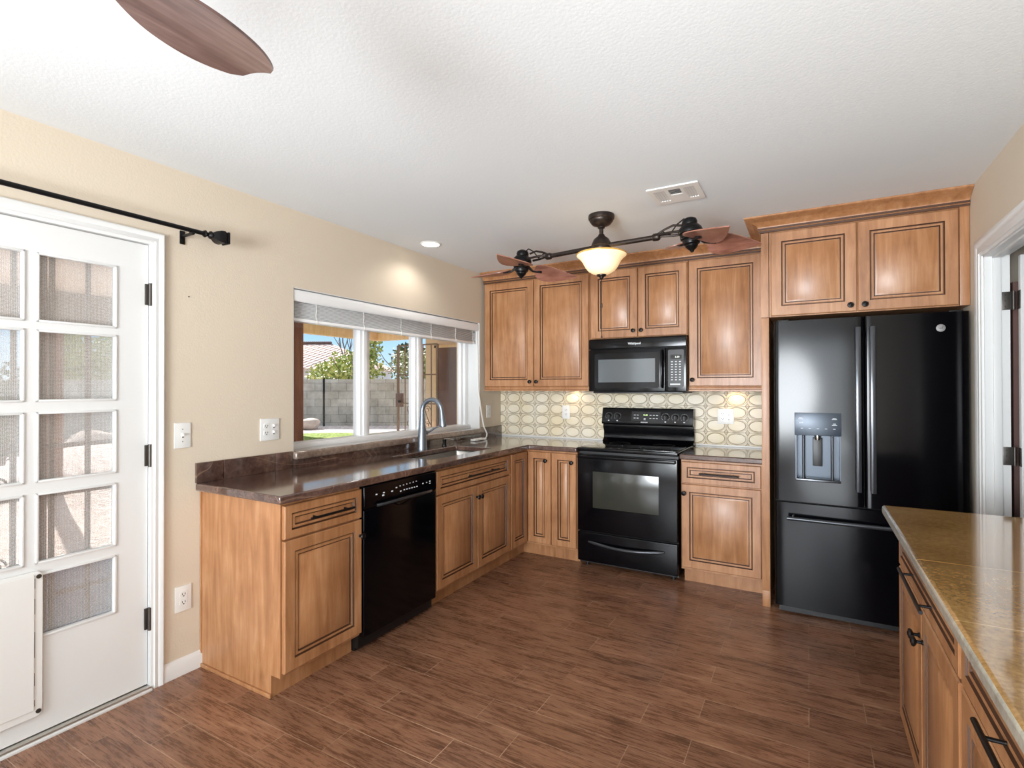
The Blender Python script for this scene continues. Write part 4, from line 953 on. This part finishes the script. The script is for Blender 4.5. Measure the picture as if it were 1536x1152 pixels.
mb = MB(); mb.box(vx0+.02, vx1-.02, vy0+.02, vy1-.02, H-.0015, H-.0006, 'dark'); mb.build('backing', t)
t = thing('recessed_downlight', 'round lit recessed downlight in the ceiling over the sink', 'downlight', (.236, -1.398, H))
mb = MB(); mb.lathe([(.078, 0), (.078, -.003), (.066, -.006), (.06, -.001)], (.236, -1.398, H), 'plate', 32); mb.build('trim_ring', t)
mb = MB(); mb.lathe([(0, -.004), (.063, -.004), (.063, -.0005)], (.236, -1.398, H), 'canlight', 32); mb.build('lens', t)
lamp('downlight_beam', 'SPOT', (.236, -1.398, H-.012), (0, 0, -1), 11, (1, .96, .90), spot_size=math.radians(150), spot_blend=.6, shadow_soft_size=.06)

# dual-head ceiling fan with centre bowl
FC = Vector((1.545, -1.38, 0))
t = thing('dual_ceiling_fan', 'bronze twin-head ceiling fan with amber glass bowl in the middle', 'ceiling fan', (FC.x, FC.y, H))
mb = MB(); mb.lathe([(0, 0), (.078, 0), (.080, -.012), (.078, -.026), (.072, -.03), (.07, -.04), (.055, -.058), (.03, -.068), (.022, -.072), (.022, -.08), (.012, -.084), (0, -.084)], (FC.x, FC.y, H), 'bronze', 36); mb.build('canopy', t)
mb = MB(); mb.cyl((FC.x, FC.y, H-.08), (FC.x, FC.y, 2.32), .0125, 'bronze', seg=16); mb.build('downrod', t)
mb = MB(); mb.lathe([(0, .1), (.018, .1), (.022, .09), (.045, .072), (.056, .05), (.062, .03), (.058, .024), (.06, .016), (.058, .002), (.052, -.006), (0, -.006)], (FC.x, FC.y, 2.222), 'bronze', 32); mb.build('hub', t)
AL = Vector((1.06, -1.31, 2.25)); AR = Vector((1.985, -1.42, 2.25)); dirA = (AR-AL).normalized()
for s_, e_ in ((-1, AL), (1, AR)):
    st = Vector((FC.x, FC.y, 2.25))+dirA*s_*.05; jo = e_ - dirA*s_*.10
    mb = MB(); mb.cyl(st, jo, .0145, 'bronze', seg=14); mb.lathe([(0, -.02), (.018, -.02), (.022, -.012), (.022, .012), (.018, .02), (0, .02)], jo, 'bronze', 18, dirA); mb.build('arm', t)
    mb = MB(); side = dirA.cross(Vector((0, 0, 1)))
    for q in (-1, 1):
        mb.tube([jo+side*.004*q, jo+dirA*s_*.03+side*.02*q+Vector((0, 0, .006)), jo+dirA*s_*.09+side*.034*q+Vector((0, 0, .002)), jo+dirA*s_*.15+side*.036*q], .0075, 'bronze', 8)
    mb.tube([jo+Vector((0, 0, .012)), jo+dirA*s_*.05+Vector((0, 0, .035)), jo+dirA*s_*.10+Vector((0, 0, .05)), jo+dirA*s_*.15+Vector((0, 0, .04))], .0065, 'bronze', 8)
    mb.tube([jo+Vector((0, 0, .0)), jo+dirA*s_*.03+Vector((0, 0, .03)), jo+dirA*s_*.08+Vector((0, 0, .0)), jo+dirA*s_*.12+Vector((0, 0, .05)), jo+dirA*s_*.16+Vector((0, 0, .075)), jo+dirA*s_*.19+Vector((0, 0, .06))], .004, 'iron', 8)
    mb.build('fork', t)
def leaf(mb, root, tip, w, up, th=.006, m='blade', pitch=0.0, blunt=False, root_w=.35):
    ax = (tip-root); L = ax.length; ax.normalize(); sd = ax.cross(up).normalized(); nu = sd.cross(ax)
    sd2 = (sd*math.cos(pitch)+nu*math.sin(pitch)); n2 = sd2.cross(ax)
    i = mb.mi(m); n = 22; T = []; B = []
    for k in range(n+1):
        u = k/n
        if blunt: h = .5*w*min(1, (root_w+(1-root_w)*math.sin(min(1, u/.55)*PI/2)))*(1 if u < .55 else (1-((u-.55)/.45)**2.4*.52)) ; h = h if u < .985 else h*.8
        else: h = .5*w*(max(.02, math.sin(PI*(u**.5))**.85)) if 0 < u < 1 else .5*w*(.16 if u == 0 else .03)
        c = root+ax*L*u-n2*.010*math.sin(PI*u)*0
        row = []
        for q in (-1, -.5, 0, .5, 1):
            row.append(c+sd2*h*q - n2*(.012*(q*q)*h/(.5*w)))
        T.append([mb.bm.verts.new(p+n2*th/2) for p in row]); B.append([mb.bm.verts.new(p-n2*th/2) for p in row])
    for k in range(n):
        for j in range(4):
            mb.face([T[k][j], T[k+1][j], T[k+1][j+1], T[k][j+1]], i, True); mb.face([B[k][j], B[k][j+1], B[k+1][j+1], B[k+1][j]], i, True)
        mb.face([T[k][0], B[k][0], B[k+1][0], T[k+1][0]], i); mb.face([T[k][4], T[k+1][4], B[k+1][4], B[k][4]], i)
    for k in (0, n):
        for j in range(4): mb.face([T[k][j], T[k][j+1], B[k][j+1], B[k][j]], i)
HEADS = [(Vector((2.080, -1.43, 2.25)), Vector((-.08, 0, 1)).normalized(), [(Vector((2.310, -1.66, 2.180)), .22, .12), (Vector((2.43, -1.34, 2.155)), .17, .45), (Vector((1.89, -1.18, 2.23)), .14, .1)]),
         (Vector((.945, -1.295, 2.25)), Vector((.08, 0, 1)).normalized(), [(Vector((.985, -1.69, 2.205)), .22, .12), (Vector((1.292, -1.16, 2.128)), .17, .45), (Vector((.585, -1.38, 2.162)), .15, .1)])]
for c, up_, bl in HEADS:
    mb = MB(); mb.lathe([(0, .075), (.02, .075), (.036, .066), (.042, .05), (.040, .036), (.048, .03), (.060, .016), (.066, 0), (.064, -.012), (.056, -.018), (.058, -.026), (.056, -.044), (.046, -.048), (.048, -.058), (.044, -.072), (.034, -.078), (.034, -.086), (.022, -.1), (.012, -.108), (.008, -.118), (0, -.12)], c, 'iron', 32, up_); hd = mb.build('motor_housing', t)
    for tip, w, pt in bl:
        d = tip-(c+Vector((0, 0, -.05))); d.normalize(); root = c+Vector((0, 0, -.05))+d*.085
        if tip.y < -1.6: root += Vector((.045 if c.x < 1.5 else -.03, 0, .0))
        mb = MB(); leaf(mb, root, tip, w, Vector((0, 0, 1)), pitch=pt); blo = mb.build('blade', t)
        mb = MB(); mb.tube([c+Vector((0, 0, -.04))+d*.05, root-d*.01-Vector((0, 0, .008)), root+d*.05-Vector((0, 0, .008))], .007, 'iron', 8, rs=[.010, .007, .005]); mb.lathe([(0, -.004), (.018, -.004), (.02, 0), (.018, .004), (0, .004)], root+d*.035-Vector((0, 0, .006)), 'iron', 14); mb.build('blade_iron', blo)
mb = MB(); mb.lathe([(.05, .0), (.146, .010), (.152, .006), (.150, -.001), (.136, -.012), (.120, -.030), (.108, -.052), (.096, -.074), (.080, -.093), (.058, -.107), (.034, -.116), (.0, -.118)], (FC.x, FC.y, 2.193), 'bulbglass', 48); gb = mb.build('glass_bowl', t)
MT['amber'] = simple('amber_glass_rim', (214, 164, 84), .25)
mb = MB(); mb.lathe([(.144, .011), (.150, .012), (.1545, .007), (.153, .002), (.1495, .001)], (FC.x, FC.y, 2.193), 'amber', 48); mb.build('rim', gb)
mb = MB(); mb.lathe([(0, 0), (.03, 0), (.028, -.008), (.014, -.014), (.012, -.022), (.006, -.03), (0, -.032)], (FC.x, FC.y, 2.076), 'bronze', 20); mb.build('finial', t)
mb = MB(); mb.cyl((FC.x, FC.y, 2.05), (FC.x, FC.y, 1.70), .0022, 'bronze', seg=6); mb.build('pull_chain', t)
mb = MB(); mb.lathe([(0, 0), (.005, 0), (.006, -.02), (.004, -.03), (0, -.03)], (FC.x, FC.y, 1.90), 'bronze', 12); mb.lathe([(0, 0), (.004, 0), (.005, -.012), (0, -.014)], (FC.x, FC.y, 1.70), 'bronze', 12); mb.build('chain_fob', t)
lamp('fan_bowl_light', 'POINT', (FC.x, FC.y, 2.225), (0, 0, -1), 8, (1, .86, .62), shadow_soft_size=.05)

# near ceiling fan, one blade in view
NC = Vector((1.66, -4.16, 2.13))
t = thing('ceiling_fan', 'ceiling fan near the camera, its weathered dark brown blade at the top left', 'ceiling fan', (NC.x, NC.y, H))
mb = MB(); mb.lathe([(0, 0), (.07, 0), (.07, -.03), (.03, -.06), (.012, -.065), (.012, -.17), (.05, -.19), (.11, -.21), (.12, -.27), (.11, -.33), (.06, -.36), (0, -.37)], (NC.x, NC.y, H), 'bronze', 32); mb.build('motor_housing', t)
tip = Vector((1.560, -3.685, 2.10)); v0 = Vector((tip.x-NC.x, tip.y-NC.y, 0)); L0 = v0.length; a0 = math.atan2(v0.y, v0.x)
for k in range(4):
    a = a0+k*2*PI/4; d = Vector((math.cos(a), math.sin(a), 0)); root = Vector((NC.x, NC.y, 2.105))+d*.15; tp = Vector((NC.x, NC.y, 2.105))+d*L0
    mb = MB(); leaf(mb, root, tp, .205, Vector((0, 0, 1)), m='blade2', blunt=True, pitch=-.12); bo = mb.build('blade', t)
    mb = MB(); mb.tube([root-d*.08+Vector((0, 0, .02)), root+d*.0+Vector((0, 0, .012)), root+d*.06+Vector((0, 0, .008))], .012, 'bronze', 8); mb.build('blade_iron', bo)

# under-cabinet puck lights
for x in (.80, 2.155):
    t = thing('puck_light', 'small warm puck light under the wall cabinet %s of the range' % ('left' if x < 1 else 'right'), 'light', (x, -.07, 1.389))
    mb = MB(); mb.lathe([(0, 0), (.032, 0), (.032, -.012), (.026, -.016)], (x, -.07, 1.3895), 'blackmatte', 24); mb.build('housing', t)
    mb = MB(); mb.lathe([(.026, -.0155), (0, -.0165)], (x, -.07, 1.3895), 'puck', 24); mb.build('lens', t)
    lamp('puck_beam', 'SPOT', (x, -.07, 1.368), (0, .25, -1), 1.3, (1, .72, .40), spot_size=math.radians(140), spot_blend=.7, shadow_soft_size=.02)

# ================================================================== OUTSIDE
def gp(a, d, z):     # a point a metres right and d metres ahead of the photograph's standpoint, on the ground plan
    f = Vector((FW.x, FW.y, 0)).normalized(); p = Vector((CAMP.x, CAMP.y, 0))+f*d+RT*a; return Vector((p.x, p.y, z))
def sstep(x, a, b):
    t_ = max(0, min(1, (x-a)/(b-a))); return t_*t_*(3-2*t_)
def ground_z(p):
    r = Vector((p.x-CAMP.x, p.y-CAMP.y, 0)); f = Vector((FW.x, FW.y, 0)).normalized(); d = r.dot(f); a = r.dot(RT)
    return -.12+.55*sstep(a, -9.3, -7.2)*sstep(d, 6.0, 9.0)
# terrain grid, split into gravel and lawn
mb = MB(); n = 60
V = {}
def tv(i, j):
    if (i, j) not in V:
        p = Vector((-.2-24*i/n, -10+30*j/n, 0)); p.z = ground_z(p)-.01; V[(i, j)] = mb.bm.verts.new(p)
    return V[(i, j)]
gi = mb.mi('gravel')
for i in range(n):
    for j in range(n): mb.face([tv(i, j), tv(i+1, j), tv(i+1, j+1), tv(i, j+1)], gi, True)
o = mb.build('gravel_yard'); o['kind'] = 'structure'
mb = MB(); li = mb.mi('lawn'); V = {}
def lv_(i, j):
    if (i, j) not in V:
        a = -5.0+3.6*i/30; d = 8.4+(1.9+.5*math.sin(a*1.3))*j/10; p = gp(a, d, 0); p.z = ground_z(p)+.02; V[(i, j)] = mb.bm.verts.new(p)
    return V[(i, j)]
for i in range(30):
    for j in range(10): mb.face([lv_(i, j), lv_(i+1, j), lv_(i+1, j+1), lv_(i, j+1)], li, True)
o = tag(mb.build('lawn_grass'), 'strip of short green lawn in the yard outside the window', 'grass', kind='stuff')
mb = MB(); mb.box(-3.0, -.17, -9, 3.0, -.30, -.10, 'paver'); tag(mb.build('patio_paving', loc=(-1.5, -3, -.1)), 'blue-grey paved patio outside the glazed door', 'paving')

# block wall on one line, its object axes along the wall
wb = bpy.data.objects; A_ = gp(-17, 13.2, -.5); B_ = gp(2.5, 13.2, -.5); ang = math.atan2(B_.y-A_.y, B_.x-A_.x); Lw = (B_-A_).length
mb = MB(); mb.box(0, Lw, 0, .2, 0, 2.10, 'block')
o = mb.build('block_wall'); o.location = A_; o.rotation_euler = (0, 0, ang); tag(o, 'long grey concrete block wall at the far side of the yard', 'wall')
mb = MB(); p = gp(-4.70, 13.0, .35); mb.cyl(p, p+Vector((0, 0, 1.27)), .025, 'iron', seg=8); tag(mb.build('wall_pole', loc=p), 'thin dark pole standing against the block wall', 'pole')

def foliage(name, label, blobs, m, n, size, cat='shrub', trunk=None, group=None, up=0):
    me = bpy.data.meshes.new('foliage'); vs = []; fs = []; base = Vector(blobs[0][0])
    loc = Vector((base.x, base.y, ground_z(base)))
    tot = sum(b[1][0]*b[1][2] for b in blobs)
    for c, r in blobs:
        for k in range(int(n*r[0]*r[2]/tot)):
            while True:
                q = Vector((random.uniform(-1, 1), random.uniform(-1, 1), random.uniform(-1, 1)))
                if .25 < q.length < 1: break
            q = q*(.75+.3*random.random()) ; p = Vector(c)+Vector((q.x*r[0], q.y*r[1], q.z*r[2]))-loc
            a = Vector((random.gauss(0, 1), random.gauss(0, 1), random.gauss(0, 1))).normalized(); b_ = a.orthogonal().normalized(); s = size*random.uniform(.6, 1.4)
            i = len(vs); vs += [p-a*s, p+b_*s*.5, p+a*s, p-b_*s*.5]; fs.append((i, i+1, i+2, i+3))
    me.from_pydata(vs, [], fs); me.materials.append(MT[m])
    t = thing(name, label, cat, loc, group)
    o = bpy.data.objects.new('foliage', me); COL.objects.link(o); o.parent = t
    mb = MB()
    for c, r in blobs:
        c = Vector(c); g = Vector((loc.x+(c.x-loc.x)*.3, loc.y+(c.y-loc.y)*.3, loc.z-.05))
        mb.tube([g, g.lerp(c, .5)+Vector((.05, .03, 0)), c, c+Vector((r[0]*.3, -r[1]*.2, r[2]*.6))], .03, 'bark', 7, rs=[.05, .04, .025, .008])
        for k in range(5):
            e_ = c+Vector((random.uniform(-1, 1)*r[0], random.uniform(-1, 1)*r[1], random.uniform(0, 1)*r[2])); mb.tube([g.lerp(c, .6), g.lerp(e_, .8)+Vector((0, 0, .1)), e_], .01, 'bark', 5, rs=[.018, .012, .004])
    mb.build('trunk', t)
    return t
# beyond the wall, seen over its top through the window
foliage('citrus_tree', 'bushy yellow-green citrus tree above the wall, in the left window pane', [(gp(-4.35, 14.4, 1.9), (1.0, .8, .55)), (gp(-3.95, 14.5, 2.5), (.35, .35, .7)), (gp(-5.1, 14.5, 1.7), (.7, .6, .4))], 'leaf', 2600, .055, 'tree')
foliage('flowering_shrub', 'pale leafy shrub above the wall, seen through the middle window pane', [(gp(-2.75, 14.4, 1.95), (.7, .7, .55)), (gp(-2.2, 14.5, 1.9), (.8, .7, .55)), (gp(-1.2, 14.6, 1.8), (.6, .6, .5))], 'leaf2', 2600, .055)
foliage('evergreen_tree', 'darker green tree behind the pale shrub in the middle pane', [(gp(-3.3, 17, 2.4), (.7, .7, .5)), (gp(-2.3, 17, 2.2), (.9, .7, .4))], 'leaf3', 1300, .07, 'tree')
foliage('leafy_branch_shrub', 'small green leafy shrub at the left edge of the window view', [(gp(-4.75, 10.6, 1.65), (.28, .28, .35)), (gp(-4.55, 10.6, 2.50), (.2, .2, .2))], 'leaf3', 420, .05)
foliage('hedge', 'tall yellow-green hedge above the wall, seen through the patio door', [(gp(-12.6, 14.6, 2.1), (1.6, .8, 1.3)), (gp(-10.9, 14.7, 2.2), (1.5, .8, 1.3)), (gp(-9.4, 14.7, 2.0), (1.1, .8, 1.1))], 'leaf', 6500, .075, 'hedge')
foliage('yard_shrub', 'dark shrub in the yard at the left column of door panes', [(gp(-9.6, 9.8, .9), (.6, .5, 1.0))], 'leaf3', 900, .06)
# bare tree
t = thing('bare_tree', 'leafless grey tree rising above the wall in the left window pane', 'tree', gp(-3.6, 16, 0))
mb = MB(); base = gp(-5.1, 16, 1.1)
def branch(p, d, L, r, n_):
    e_ = p+d*L; mb.tube([p, p.lerp(e_, .5)+Vector((random.uniform(-.04, .04), random.uniform(-.04, .04), 0)), e_], r, 'bark', 5, rs=[r, r*.8, r*.55])
    if n_ == 0: return
    for k in range(3):
        dd = (d+Vector((random.uniform(-.6, .6), random.uniform(-.6, .6), random.uniform(-.1, .5)))).normalized(); branch(e_, dd, L*.68, r*.58, n_-1)
branch(base, Vector((0, 0, 1)), .9, .05, 5); mb.build('branches', t)
t.location = base; 
for ch in t.children: ch.location = -base + Vector(ORG[t.name]); ch.location = Vector(ORG[t.name])-base
# neighbouring house
t = thing('neighbour_house', 'pale house with barrel-tile roof beyond the block wall', 'house', gp(-8.5, 26, 0))
hc = gp(-9.3, 25, 0)
def hb(u, v, z): return hc+RT*u+Vector((FW.x, FW.y, 0)).normalized()*v+Vector((0, 0, z))
mb = MB(); i_ = mb.mi('stucco_white')
P = [hb(-5, 0, 0), hb(2.1, 0, 0), hb(2.1, 6, 0), hb(-5, 6, 0)]; Q = [p+Vector((0, 0, 2.35)) for p in P]; a_ = [mb.bm.verts.new(p) for p in P]; b_ = [mb.bm.verts.new(p) for p in Q]
for k in range(4): mb.face([a_[k], a_[(k+1) % 4], b_[(k+1) % 4], b_[k]], i_)
mb.face(b_, i_); mb.face(a_[::-1], i_); mb.build('walls', t)
mb = MB(); i_ = mb.mi('rooftile'); e0 = [hb(-5.5, -.6, 2.3), hb(2.6, -.6, 2.3), hb(2.6, 6.6, 2.3), hb(-5.5, 6.6, 2.3)]; r0 = [hb(-2.5, 3, 3.75), hb(-.4, 3, 3.75)]
v = [mb.bm.verts.new(p) for p in e0+r0]
for q in ((0, 1, 5, 4), (1, 2, 5), (2, 3, 4, 5), (3, 0, 4), (3, 2, 1, 0)): mb.face([v[k] for k in q], i_)
mb.build('roof', t)
mb = MB(); 
for k in range(20):
    p0 = r0[0].lerp(r0[1], k/20); p1 = r0[0].lerp(r0[1], (k+.9)/20); mb.cyl(p0+Vector((0, 0, .02)), p1+Vector((0, 0, .02)), .11, MT['browndoor'], .09, 8)
mb.build('ridge_tiles', t)
def rect(mb_, u0, u1, z0, z1, m, off=-.05):
    vv = [hb(u0, off, z0), hb(u1, off, z0), hb(u1, off, z1), hb(u0, off, z1)]; ww = [p+(hb(0, .04, 0)-hb(0, 0, 0)) for p in vv]
    A = [mb_.bm.verts.new(p) for p in vv]; B = [mb_.bm.verts.new(p) for p in ww]; ii = mb_.mi(m)
    for k in range(4): mb_.face([A[k], A[(k+1) % 4], B[(k+1) % 4], B[k]], ii)
    mb_.face(A, ii); mb_.face(B[::-1], ii)
mb = MB(); rect(mb, .2, 1.3, 1.2, 1.75, 'dark'); rect(mb, .05, 1.45, 1.75, 1.85, 'stucco_white', -.1); mb.build('window', t)
# boulders
def boulder(label, c, r, sq):
    b = bmesh.new(); bmesh.ops.create_icosphere(b, subdivisions=3, radius=1)
    from mathutils import noise as mn
    for v in b.verts:
        k = 1+.28*mn.noise(v.co*1.4+Vector(c)); v.co = Vector((v.co.x*r*k, v.co.y*r*k, v.co.z*r*sq*k))+Vector(c)
    m2 = MB(); m2.absorb(b, m2.mi('rock'), False); tag(m2.build('boulder', loc=c), label, 'rock')
p = gp(-4.75, 12.1, 0); boulder('pale rounded boulder on the gravel at the foot of the block wall', (p.x, p.y, ground_z(p)+.10), .28, .5)
p = gp(-9.3, 11.6, 0); boulder('large pale boulder in the sun seen through the patio door', (p.x, p.y, ground_z(p)+.22), .55, .6)
p = gp(-10.2, 11.9, 0); boulder('smaller pale boulder left of the large boulder', (p.x, p.y, ground_z(p)+.1), .35, .6)

# patio roof, beams and posts
mb = MB(); mb.box(-6.05, -.17, -9, 4.5, 2.66, 2.74, 'patio_ceiling'); o = mb.build('patio_roof', loc=(-3, -2, 2.7)); tag(o, 'pale pinkish patio ceiling outside the door', 'roof')
mb = MB(); mb.box(-6.1, -5.95, -9, 4.6, 2.46, 2.74, 'tanwood', .01); o = mb.build('patio_beam', loc=(-6, -2, 2.5)); tag(o, 'long tan beam along the outer edge of the patio roof', 'beam')
mb = MB(); mb.box(-5.95, -.17, 4.42, 4.6, 2.46, 2.74, 'tanwood', .01); o = mb.build('patio_beam', loc=(-3, 4.5, 2.5)); tag(o, 'shorter tan beam running from the roof corner back to the house', 'beam')
mb = MB(); mb.box(-5.93, -5.90, -6, .6, 2.24, 2.68, 'shade'); mb.cyl((-5.91, -6, 2.24), (-5.91, .6, 2.24), .03, 'shade', seg=10); o = mb.build('roller_shade', loc=(-5.9, -3, 2.3)); tag(o, 'brown roller shade hanging under the patio beam, seen through the door', 'shade')
mb = MB(); mb.box(-.62, -.50, -2.16, -1.918, -.1, 2.66, 'brownwood', .008); o = mb.build('patio_post', loc=(-.56, -2.07, -.1)); tag(o, 'dark brown wooden post just outside the left edge of the window', 'post')
mb = MB(); mb.box(-6.08, -5.96, -1.52, -1.36, -.12, 2.46, 'brownwood', .008); o = mb.build('patio_post', loc=(-6.02, -1.44, -.1)); tag(o, 'slim brown patio post out by the gravel, seen through the door', 'post')
# storage wing at the end of the patio with its brown door
mb = MB(); mb.box(-4.70, -.17, 4.62, 4.78, -.1, 2.74, 'stucco_tan'); o = mb.build('storage_wall', loc=(-2.5, 4.7, 0)); tag(o, 'tan end wall of the patio with a brown door, right window pane', 'wall')
t = thing('storage_door', 'dark brown door in the tan wall at the end of the patio', 'door', (-4.05, 4.6, .1))
mb = MB(); mb.box(-4.33, -3.80, 4.555, 4.60, .12, 2.24, 'browndoor', .004); mb.build('door_slab', t)
mb = MB(); mb.box(-4.40, -4.33, 4.54, 4.61, .1, 2.30, 'tanwood'); mb.box(-3.80, -3.62, 4.53, 4.61, .1, 2.46, 'tanwood'); mb.box(-4.40, -3.80, 4.54, 4.61, 2.24, 2.30, 'tanwood'); mb.build('door_frame', t)
# iron gate leaf
def scroll(c, r, fn, turns=1.4, n_=18):
    return [fn(c[0]+r*(1-k/n_*.8)*math.cos(turns*2*PI*k/n_), c[1]+r*(1-k/n_*.8)*math.sin(turns*2*PI*k/n_)) for k in range(n_+1)]
t = thing('iron_gate', 'tan iron gate leaf with scrolls standing open in the yard', 'gate', (-4.9, 4.3, .5))
gf = lambda u, v: Vector((-5.21+u, 4.30+.0*u, v))
mb = MB(); w = 1.08; zb, zt = .42, 2.30
for u in (0, w): mb.box(gf(u, 0).x-.022, gf(u, 0).x+.022, 4.278, 4.322, zb, zt, 'taniron')
for z in (zb, 1.04, 1.66, zt): mb.box(gf(0, 0).x, gf(w, 0).x, 4.286, 4.314, z-.014, z+.014, 'taniron')
mb.build('frame', t)
for u in (.20, .45, .70, .92):
    mb = MB(); mb.box(gf(u, 0).x-.009, gf(u, 0).x+.009, 4.291, 4.309, zb, zt, 'taniron'); mb.build('bar', t)
mb = MB()
for u in (.325, .575, .81):
    for z, s in ((.92, 1), (.60, -1)): mb.tube([Vector((p.x, 4.30, p.z)) for p in scroll((u, z), .085, gf)], .008, 'taniron', 6)
    mb.cyl(gf(u-.06, .9), gf(u+.06, .62), .008, 'taniron', seg=6)
mb.build('scrolls', t)
mb = MB(); mb.box(-5.25, -5.08, 4.26, 4.34, .96, 1.26, 'browndoor', .01); mb.lathe([(0, 0), (.03, 0), (.035, .03), (0, .045)], (-5.12, 4.26, 1.08), 'iron', 14, (0, -1, 0)); mb.build('lock', t)
# security door just outside the patio door
t = thing('security_door', 'brown iron security door with vertical bars outside the glazed door', 'security door', (-.22, -3.6, 0))
mb = MB(); sx = -.215
for yy, w_ in ((-4.07, .03), (-3.478, .022), (-3.15, .03)): mb.box(sx-.015, sx+.015, yy-w_/2, yy+w_/2, .0, 2.06, 'taniron')
for z in (.02, .49, .925, 1.135, 2.04): mb.box(sx-.009, sx+.009, -4.07, -3.15, z-.009, z+.009, 'taniron')
mb.build('frame', t)
for yy in (-3.95, -3.83, -3.70, -3.572, -3.446, -3.316):
    mb = MB(); mb.box(sx-.009, sx+.009, yy-.009, yy+.009, .02, 2.04, 'taniron', .002); mb.build('bar', t)
mb = MB(); fn = lambda u, v: Vector((sx-.01, u, v))
for yy in (-3.625, -3.525):
    for z in (.66, .99): mb.tube([Vector((sx, p.y, p.z)) for p in scroll((yy, z), .034, fn)], .005, 'taniron', 6)
mb.lathe([(0, -.01), (.025, -.01), (.03, 0), (.025, .01), (0, .01)], (sx, -3.572, .63), 'taniron', 14, (1, 0, 0)); mb.build('scrolls', t)
